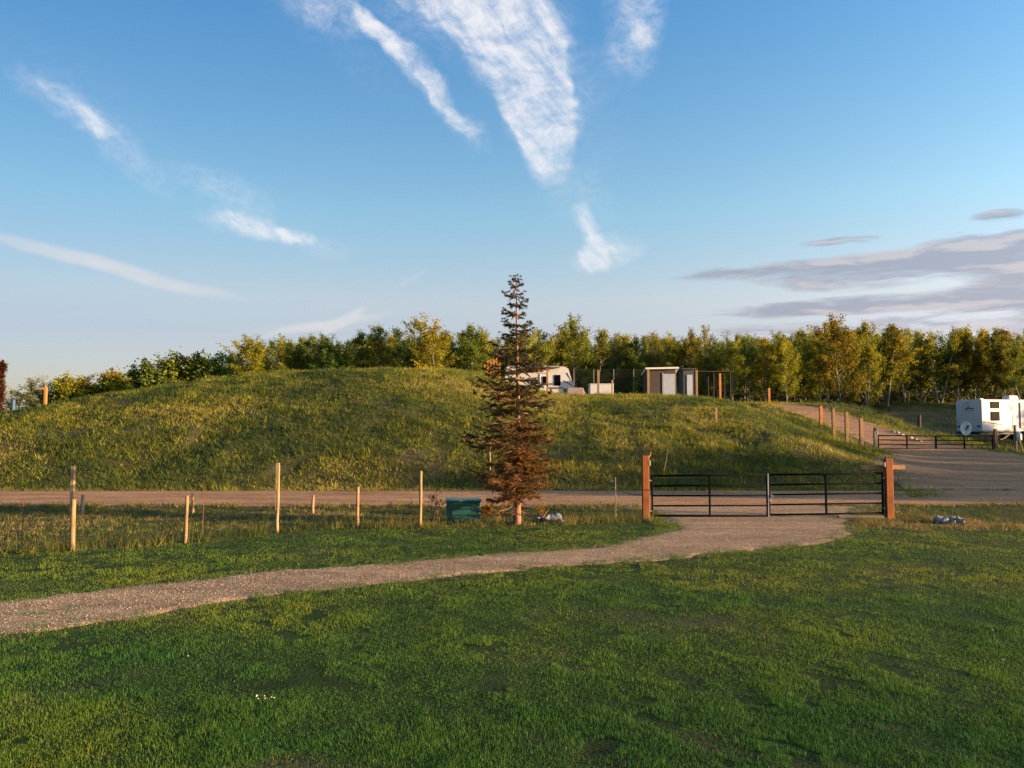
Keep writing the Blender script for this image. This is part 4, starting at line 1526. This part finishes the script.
# ------------------------------------------------------------------ hilltop camper
def camper():
    Y = 70.0
    x1 = at(574.5, Y)[0]
    x0 = at(505, Y)[0]
    zg = PZ
    zt = zat(366.5, Y) - zg
    root = thing("camper_trailer", "white camper with a dark striped sloping nose parked on the mound behind the spruce", "trailer", (x0, Y, zg))
    L = x1 - x0
    z0 = .55
    b = MB()
    b.prism([(0, z0), (L - .15, z0), (L, z0 + .45), (L + .02, z0 + .85), (L - .22, z0 + 1.35), (L - .50, zt - .22), (L - .75, zt - .04), (L - 1.0, zt), (.15, zt), (0, zt - .2)], 0, 2.4)
    b.build("body", M['white'], root)
    MB().box((L / 2 - .6, 1.2, zt + .03), (L - 1.5, 2.3, .05), 0, .01).build("roof", M['greyp'], root)
    dx = at(544, Y)[0] - x0
    dr_ = MB().box((dx, -.012, z0 + .98), (.66, .03, 1.85), 0, .06).build("door", M['whitegloss'], root)
    MB().box((dx + .05, -.035, z0 + 1.32), (.36, .03, .75), 0, .06).build("window", M['glass'], dr_)
    fr = MB()
    for sx in (-.36, .36):
        fr.box((dx + sx, -.016, z0 + .98), (.05, .035, 1.88))
    fr.box((dx, -.016, z0 + 1.94), (.67, .035, .05))
    fr.build("door_frame", M['greyp'], dr_)
    wx = at(557.5, Y)[0] - x0
    MB().box((wx, -.012, z0 + 1.35), (.55, .03, .95), 0, .04).build("window", M['glass'], root)
    wx = at(534.5, Y)[0] - x0
    MB().box((wx, -.012, z0 + 1.22), (.58, .03, .42), 0, .04).build("window", M['glass'], root)
    s = MB()
    s.prism([(L - .62, zt - .52), (L - .16, z0 + 1.12), (L - .08, z0 + 1.0), (L - .72, zt - .62)], -.015, -.003)
    s.prism([(L - .95, z0 + 1.28), (L - .32, z0 + .92), (L - .04, z0 + .78), (L - .04, z0 + .86), (L - .30, z0 + 1.0), (L - .93, z0 + 1.36)], -.015, -.003)
    s.build("stripe", M['decal'], root)
    MB().box((L * .42, -.005, z0 + .72), (L * .84, .02, .07)).build("stripe", M['decal'], root)
    for xx in (1.9, 2.75):
        wheel(root, xx, .1, .34, .34, .22)
    MB().box((L / 2 - .1, 1.2, z0 - .1), (L * .95, 1.8, .16)).build("chassis", M['darkframe'], root)
    MB().box((L - 2.6, -.7, zt - .12), (2.6, 1.3, .05), 0, .01).build("awning", M['greyp'], root)


camper()
# table and bench, tarp bundle, white trough, wire fence
Y = 67.5
xT = at(558, Y)[0]
pt = thing("picnic_table", "reddish brown picnic table in front of the hilltop camper", "table", (xT, Y, PZ), R(8))
MB().box((0, 0, 1.05), (1.7, .75, .05), 0, .01).build("tabletop", M['timberdark'], pt)
for sy in (-.62, .62):
    MB().box((0, sy, .62), (1.7, .26, .045), 0, .01).build("bench", M['timberdark'], pt)
for sx in (-.6, .6):
    for sy in (-1, 1):
        MB().tube([(sx, sy * .68, 0), (sx, sy * .18, 1.03)], .045, 6).build("leg", M['timberdark'], pt)
    MB().box((sx, 0, .59), (.05, 1.4, .08)).build("crossbar", M['timberdark'], pt)
xB = at(576, Y)[0]
tb = thing("tarp_bundle", "pinkish brown tarp covered pile right of the picnic table", "tarp", (xB, Y, PZ))
V_ = []
for i in range(9):
    for j in range(13):
        px, py = -1 + j * 1.9 / 12, -.5 + i * 1.0 / 8
        e = max(abs(py) / .5, abs(px + .05) / .95)
        V_.append((px, py, (1.08 + .05 * vn(np.array([px * 4]), np.array([py * 4]), 1, 3)[0]) * (1 - max(0, e - .72) * 3.2) if e < 1.04 else 0))
V_ = np.array(V_)
V_[:, 2] = np.clip(V_[:, 2], -.02, None)
mbt = MB()
mbt.add(V_, [(i * 13 + j, i * 13 + j + 1, i * 13 + 14 + j, i * 13 + 13 + j) for i in range(8) for j in range(12)])
to = mbt.build("cover", M['tarp'], tb, False)
MB().box((0, 0, .3), (1.5, .7, .6), 0, .02).build("crates", M['timberdark'], tb)
xW = (at(589, 64)[0] + at(613, 64)[0]) / 2
wt = thing("stock_trough", "low white trough on the plateau behind a yellow post", "trough", (xW, 64, z1(xW, 64)))
wl = at(613, 64)[0] - at(589, 64)[0]
ht = zat(384, 64) - z1(xW, 64)
o_ = MB()
o_.box((0, 0, ht / 2), (wl, .9, ht), 0, .08)
o_.build("tub", M['white'], wt)
MB().box((0, 0, ht - .03), (wl + .06, .96, .06), 0, .02).build("rim", M['whitegloss'], wt)
MB().box((0, -.005, ht + .004), (wl - .14, .74, .02)).build("water", M['glass'], wt)
x, y = at(612.5, 63)
post("boundary_post", x, y, zat(380, 63) - z1(x, y), .06, 'postred', "short pinkish post at the right end of the white trough", (0, 0), True, None, "post")

# wire mesh fence
fy = 74.0
fxa, fxb = at(574, fy)[0], at(654, fy)[0]
zf0 = PZ
wf = thing("wire_fence", "dark wire mesh fence on thin posts between the camper and the brown shed", "fence", (fxa, fy, zf0))
hF = zat(369.5, fy) - zf0
n = 5
for k in range(n):
    xx = (fxb - fxa) * k / (n - 1)
    MB().tube([(xx, 0, -.2), (xx, 0, hF + .05)], .035, 7).build("post", M['postgrey'], wf)
wm = MB()
for k in range(int((fxb - fxa) / .16)):
    xx = k * .16
    a = min(hF, (fxb - fxa) - xx)
    wm.add([(xx - .008, .05, 0), (xx + .008, .05, 0), (xx + a + .008, .05, a), (xx + a - .008, .05, a)], [(0, 1, 2, 3)])
    a2 = min(hF, xx)
    wm.add([(xx - .008, .06, 0), (xx + .008, .06, 0), (xx - a2 + .008, .06, a2), (xx - a2 - .008, .06, a2)], [(0, 1, 2, 3)])
wm.build("mesh", M['darkframe'], wf)
MB().tube([(0, .05, hF), (fxb - fxa, .05, hF)], .02, 6).build("top_rail", M['darkframe'], wf)


# ------------------------------------------------------------------ sheds
def shed1():
    Y = 68.0
    xa, xb_, xc = at(648.5, Y)[0], at(676, Y)[0], at(685.5, Y)[0]
    zg = PZ
    zt = zat(369.5, Y) - zg
    Wd = xb_ - xa
    root = thing("brown_shed", "dark brown shed with a white slanted roof edge and pale door on the plateau", "shed", (xa, Y, zg), R(0))
    dp = 2.6
    b = MB()
    b.prism([(0, 0), (Wd, 0), (Wd, zt), (0, zt - .02)], 0, dp)
    b.build("wall", M['shedbrown'], root)
    MB().box((Wd + .02, dp / 2, zt * .5), (.05, dp * .98, zt * .96)).build("side_wall", M['shedwhite'], root)
    rf = MB()
    rf.add([(-.25, -.3, zt), (Wd + .25, -.3, zt + .06), (Wd + .55, dp + .3, zt - .28), (-.1, dp + .3, zt - .34),
            (-.25, -.3, zt + .14), (Wd + .25, -.3, zt + .20), (Wd + .55, dp + .3, zt - .14), (-.1, dp + .3, zt - .20)],
           [(0, 3, 2, 1), (4, 5, 6, 7), (0, 1, 5, 4), (1, 2, 6, 5), (2, 3, 7, 6), (3, 0, 4, 7)])
    rf.build("roof", M['roofing'], root)
    xd0, xd1 = at(663.5, Y)[0] - xa, at(675, Y)[0] - xa
    MB().box(((xd0 + xd1) / 2, -.03, zt * .44), (xd1 - xd0, .05, zt * .84), 0, .01).build("door", M['shedwhite'], root)
    MB().box((xd0 - .02, -.02, zt * .45), (.10, .06, zt * .88)).build("door_frame", M['greyp'], root)


shed1()


def shed2():
    Y = 71.0
    xa, xb_ = at(684, Y)[0], at(694.5, Y)[0]
    zg = PZ
    zt = zat(369.5, Y) - zg
    Wd = xb_ - xa
    root = thing("grey_shed", "narrow dark grey shed with a pale blue door right of the brown shed", "shed", (xa, Y, zg))
    MB().box((Wd / 2, 1.0, zt / 2), (Wd, 2.0, zt), 0, .01).build("wall", M['shedgrey'], root)
    MB().box((Wd * .58, -.03, zt * .44), (Wd * .52, .05, zt * .8), 0, .01).build("door", M['shedwhite'], root)
    MB().box((Wd / 2, 1.0, zt + .05), (Wd + .3, 2.4, .1), 0, .02).build("roof", M['shedgrey'], root)


shed2()
# lean-to right of them
Y = 72.0
xa, xb_ = at(697, Y)[0], at(732, Y)[0]
lt = thing("lean_to", "open dark lean-to with a thin pale roof edge right of the grey shed", "shelter", (xa, Y, PZ))
hl = zat(371.5, Y) - PZ
MB().box(((xb_ - xa) / 2, 1.0, hl), (xb_ - xa + .3, 2.4, .06), 0, .01).build("roof", M['shedbrown'], lt)
for k in range(3):
    for yy in (.0, 2.0):
        MB().box(((xb_ - xa) * (.02 + .48 * k), yy, hl / 2 - .03), (.07, .07, hl - .1)).build("post", M['barkdark'], lt)

# ------------------------------------------------------------------ far left: orange post with an arm, blue barrel
Y = 61.5
x, y = at(44.5, Y)
zt_ = zat(387, Y)
zb_ = z1(x, y)
op = thing("signal_post", "bright orange post with a pale arm pointing left on the mound's left end", "post", (x, y, zb_))
hh = zt_ - zb_
MB().box((0, 0, hh / 2 - .1), (.19, .19, hh + .2), 0, .02).build("upright", M['orangewood'], op)
MB().box((-.42, -.03, hh - .12), (.62, .14, .16), 0, .012).build("arm", M['postpale'], op)
MB().tube([(-.02, 0, hh), (-.02, 0, hh + .12)], [.08, .03], 8).build("finial", M['orangewood'], op)
x, y = at(12.5, 63)
bz = z1(x, y)
bt = zat(399.5, 63) - bz
bb = thing("barrel", "blue plastic barrel on a white base beside the dark red columnar tree", "barrel", (x, y, bz))
MB().tube([(0, 0, -.1), (0, 0, bt * .35)], [.10, .10], 12).build("base", M['whitegloss'], bb, False)
MB().tube([(0, 0, bt * .35), (0, 0, bt * .4), (0, 0, bt * .66), (0, 0, bt * .68), (0, 0, bt * .95), (0, 0, bt)], [.12, .15, .155, .14, .15, .12], 14).build("drum", M['blue'], bb)

# white blossoms / daisies: small white flowers in the lawn and by the far left posts
fl = MB()
rs = np.random.default_rng(9)
for (u, v) in [(56, 529), (62, 530), (63, 531), (517 - 255, 707 - 0), (257, 705), (259, 706), (272, 705), (187, 662), (997, 634), (1003, 664)]:
    x, y = hit(u, v)
    for k in range(2):
        px, py = x + rs.normal(0, .03), y + rs.normal(0, .03)
        z = z1(px, py) + .055
        c = [(px + .010 * math.cos(a) * (1 if i % 2 else .55), py + .010 * math.sin(a) * (1 if i % 2 else .55), z) for i, a in enumerate(np.linspace(0, 2 * math.pi, 13)[:-1])]
        fl.add(c + [(px, py, z + .006)], [(i, (i + 1) % 12, 12) for i in range(12)])
tag(fl.build("lawn_daisies", M['whitegloss']), "tiny white flowers dotted through the lawn", "flowers", kind="stuff")

# ------------------------------------------------------------------ light
SUN_EL = R(8.0)
s3 = Vector((S_DIR[0] * math.cos(SUN_EL), S_DIR[1] * math.cos(SUN_EL), math.sin(SUN_EL)))
sl = bpy.data.lights.new("sun", 'SUN')
sl.energy = 5.0
sl.angle = R(.5)
sl.color = (1.0, .66, .36)
so_ = bpy.data.objects.new("sun", sl)
COL.objects.link(so_)
so_.location = s3 * 200
so_.rotation_euler = s3.to_track_quat('Z', 'Y').to_euler()

# ------------------------------------------------------------------ sky
w = bpy.data.worlds.new("World")
SC.world = w
w.cycles.sampling_method = 'MANUAL'
w.cycles.sample_map_resolution = 256
w.use_nodes = True
nt = w.node_tree
nt.nodes.clear()


class E:
    """tiny expression layer over Math nodes"""
    def __init__(s, sock):
        s.s = sock

    @staticmethod
    def op(o, *a):
        n = nt.nodes.new("ShaderNodeMath")
        n.operation = o
        for i, q in enumerate(a):
            if isinstance(q, E):
                nt.links.new(q.s, n.inputs[i])
            else:
                n.inputs[i].default_value = float(q)
        return E(n.outputs[0])

    def __add__(s, o): return E.op('ADD', s, o)
    def __radd__(s, o): return E.op('ADD', o, s)
    def __sub__(s, o): return E.op('SUBTRACT', s, o)
    def __rsub__(s, o): return E.op('SUBTRACT', o, s)
    def __mul__(s, o): return E.op('MULTIPLY', s, o)
    def __rmul__(s, o): return E.op('MULTIPLY', o, s)
    def __truediv__(s, o): return E.op('DIVIDE', s, o)
    def max(s, o): return E.op('MAXIMUM', s, o)
    def min(s, o): return E.op('MINIMUM', s, o)

    def step(s, a, b):
        n = nt.nodes.new("ShaderNodeMapRange")
        n.interpolation_type = 'SMOOTHSTEP'
        nt.links.new(s.s, n.inputs[0])
        n.inputs[1].default_value = a
        n.inputs[2].default_value = b
        return E(n.outputs[0])


tc = nt.nodes.new("ShaderNodeTexCoord")
sx = nt.nodes.new("ShaderNodeSeparateXYZ")
nt.links.new(tc.outputs['Generated'], sx.inputs[0])
X_, Y_, Z_ = E(sx.outputs[0]), E(sx.outputs[1]), E(sx.outputs[2])
DEG = 180 / math.pi
AZ = E.op('ARCTAN2', X_, Y_) * DEG
EL = E.op('ARCSINE', Z_.min(1).max(-1)) * DEG


def comb(a, b, c=0.0):
    n = nt.nodes.new("ShaderNodeCombineXYZ")
    for i, q in enumerate((a, b, c)):
        if isinstance(q, E):
            nt.links.new(q.s, n.inputs[i])
        else:
            n.inputs[i].default_value = q
    return n.outputs[0]


def wnoise(vec, scale, detail=5, rough=.55, off=0.0):
    n = N(nt, "TexNoise", Scale=scale, Detail=detail, Roughness=rough)
    n.inputs['Distortion'].default_value = off
    nt.links.new(vec, n.inputs['Vector'])
    return E(n.outputs['Fac'])


def ae(u, v):
    r = ray(u, v)
    r = r / np.linalg.norm(r)
    return math.degrees(math.atan2(r[0], r[1])), math.degrees(math.asin(r[2]))


wa = (wnoise(comb(AZ, EL), .18, 3) - .5) * 3.2
wb = (wnoise(comb(AZ + 60.0, EL + 31.0), .22, 3) - .5) * 2.4
AZw, ELw = AZ + wa, EL + wb


def ell(u, v, a, b, rot, k, src=None):
    """soft ellipse of cloud; sizes in degrees of sky, rot in degrees clockwise below the horizontal"""
    c0, c1 = ae(u, v)
    p = F / DEG
    mp = nt.nodes.new("ShaderNodeMapping")
    mp.vector_type = 'TEXTURE'
    mp.inputs['Location'].default_value = (c0, c1, 0)
    mp.inputs['Rotation'].default_value = (0, 0, -R(rot))
    mp.inputs['Scale'].default_value = (a / p, b / p, 1)
    nt.links.new(src or VW, mp.inputs[0])
    dp = nt.nodes.new("ShaderNodeVectorMath")
    dp.operation = 'DOT_PRODUCT'
    nt.links.new(mp.outputs[0], dp.inputs[0])
    nt.links.new(mp.outputs[0], dp.inputs[1])
    m = E.op('MULTIPLY_ADD', E(dp.outputs['Value']), -k, k)
    return E.op('MAXIMUM', m, 0.0)


VW = comb(AZw, ELw)
cir = [
    ell(475, -8, 120, 48, 12, .95), ell(505, 42, 98, 52, 50, 1.2), ell(530, 105, 82, 34, 66, 1.2), ell(532, 140, 40, 17, 68, .75),
    ell(552, 55, 50, 26, 80, .7), ell(562, 112, 40, 20, 80, .6), ell(455, 118, 40, 12, 42, .6),
    ell(405, 62, 70, 15, 38, .95), ell(438, 90, 34, 13, 40, .8), ell(472, 134, 32, 18, 35, .6), ell(325, 6, 60, 24, 20, .6), ell(375, 34, 50, 12, 36, .4),
    ell(636, 16, 62, 38, 98, .8), ell(562, 80, 45, 70, 80, .45), ell(420, 20, 90, 34, 25, .45), ell(335, 40, 120, 30, 30, .22), ell(590, 150, 60, 70, 60, .22), ell(100, 110, 130, 40, 30, .2), ell(260, 215, 110, 40, 20, .2), ell(640, 60, 50, 25, 100, .2),
    ell(590, 232, 36, 15, 55, .8), ell(612, 250, 40, 19, -8, 1.0), ell(590, 262, 26, 12, 0, .7), ell(580, 200, 60, 34, 40, .30),
    ell(60, 105, 55, 17, 25, .52), ell(112, 140, 80, 22, 38, .42), ell(255, 228, 66, 13, 9, .85), ell(228, 196, 55, 20, 25, .38), ell(300, 242, 60, 12, 12, .45),
]
Ms = cir[0]
for q in cir[1:]:
    Ms = Ms + q
Ms = Ms.min(1.2)
# streaky fine texture of the high cloud
ca, sa = math.cos(R(48)), math.sin(R(48))
SU, SV = AZw * ca - ELw * sa, AZw * sa + ELw * ca
n1 = wnoise(comb(SU * .16, SV * .80), 1.0, 7, .66, .0)
n2 = wnoise(comb(AZw * .45, ELw * 1.0, 4.0), 1.0, 6, .62, .0)
nz = n1 * .55 + n2 * .45
n4 = wnoise(comb(AZw * .9, ELw * 1.5, 7.0), 1.0, 6, .7, .0)
cirrus = (Ms * .74 + (nz - .5) * 2.3 + (n4 - .5) * 1.1 - .04).step(-.12, 1.3) * (nz.step(.28, .62) * .5 + .5) * Ms.step(.0, 1.05)
veil = Ms.step(.0, .9) * n4.step(.25, .75) * .42
cirrus = cirrus.max(veil)
# thin contrail-like streaks
wc = (wnoise(comb(AZ * .5, EL * .5, 9.0), .5, 3) - .5) * .9
st = comb(AZ, EL + wc)
con = ell(112, 268, 135, 9, 11.5, 1.0, src=st) + ell(330, 324, 75, 5, -12, .8, src=st) + ell(345, 320, 30, 6, -33, 1.0, src=st) + ell(412, 279, 26, 4, -28, .4, src=st) + ell(300, 330, 90, 8, -6, .35, src=st)
contr = con.step(0.0, 1.1) * (n2 * .9 + .35).min(1) * .8

# layered evening stratus low in the east
LA, LE = AZ + wa * .5, EL + wb * .22
VL = comb(LA, LE)
lay = [ell(960, 262, 200, 22, -1, 1.05, src=VL), ell(905, 302, 195, 11, -1, .95, src=VL), ell(800, 268, 150, 9, -1, .72, src=VL),
       ell(1010, 240, 110, 15, -2, .75, src=VL), ell(860, 240, 60, 6, 0, .45, src=VL), ell(1000, 216, 26, 7, 0, .5, src=VL), ell(1120, 290, 160, 60, 0, .9, src=VL),
       ell(940, 322, 240, 10, 0, .5, src=VL)]
Ls = lay[0]
for q in lay[1:]:
    Ls = Ls.max(q) + q * .15
n3 = wnoise(comb(LA * .13, LE * .95, 2.0), 1.0, 5, .6, .3)
n3b = wnoise(comb(LA * .13 + .03, (LE + .55) * .95, 2.0), 1.0, 5, .6, .3)
strat = (Ls * .95 + (n3 - .5) * 3.0 - .06).step(.0, .75) * Ls.step(.02, .25)
lit = (n3 - n3b).step(.0, .16)           # upper edges of the layers catch the low sun

sky = nt.nodes.new("ShaderNodeTexSky")
sky.sky_type = 'NISHITA'
sky.sun_disc = False
sky.sun_elevation = SUN_EL
sky.sun_rotation = math.atan2(S_DIR[0], S_DIR[1])
sky.altitude = 600
sky.air_density = 1.0
sky.dust_density = 1.2
sky.ozone_density = 1.6
SKYC = sky.outputs[0]
CL = 4.6


def mixw(a, b, fac):
    return mixc(nt, a, b, fac.s)


elr = E.op('MULTIPLY', EL, 1 / 90.0)
tint = ramp(nt, elr.max(0).s, [(0.03, (.78 / 2, .62 / 2, .74 / 2)), (.072, (.86 / 2, .66 / 2, .73 / 2)), (.10, (1.04 / 2, .80 / 2, .77 / 2)), (.167, (.86 / 2, .95 / 2, .94 / 2)), (.31, (.51 / 2, .86 / 2, 1.10 / 2)), (.5, (1.2 / 2, 1.2 / 2, 1.1 / 2)), (.7, (2.0 / 2, 1.72 / 2, 1.02 / 2)), (1.0, (2.0 / 2, 1.72 / 2, 1.02 / 2))])
AZc = AZ.max(-40).min(40)
azv = comb(E.op('MULTIPLY_ADD', AZc, .0305, 2.84), E.op('MULTIPLY_ADD', AZc, .0258, 2.88), E.op('MULTIPLY_ADD', AZc, .0215, 2.86))
vm = nt.nodes.new("ShaderNodeVectorMath")
vm.operation = 'MULTIPLY'
nt.links.new(tint, vm.inputs[0])
nt.links.new(azv, vm.inputs[1])
c = mixc(nt, SKYC, vm.outputs[0], 1.0, 'MULTIPLY')
c = mixw(c, (CL * .92, CL * .91, CL * .94), cirrus.min(1) * .92)
c = mixw(c, (CL * .80, CL * .76, CL * .76), contr.min(1) * .85)
stcol = mixw((1.45, 1.50, 1.95), (3.3, 2.8, 2.75), lit * .7)
c = mixc(nt, c, stcol, (strat.min(1) * .72).s)
bg = nt.nodes.new("ShaderNodeBackground")
bg.inputs['Strength'].default_value = .0635
nt.links.new(c, bg.inputs['Color'])
wo = nt.nodes.new("ShaderNodeOutputWorld")
nt.links.new(bg.outputs[0], wo.inputs['Surface'])

SC.view_settings.view_transform = 'Standard'
SC.view_settings.look = 'None'
SC.view_settings.exposure = 1.8
SC.view_settings.gamma = 1.0
SC.cycles.use_denoising = True
SC.cycles.max_bounces = 6
SC.cycles.diffuse_bounces = 3
SC.cycles.transmission_bounces = 3
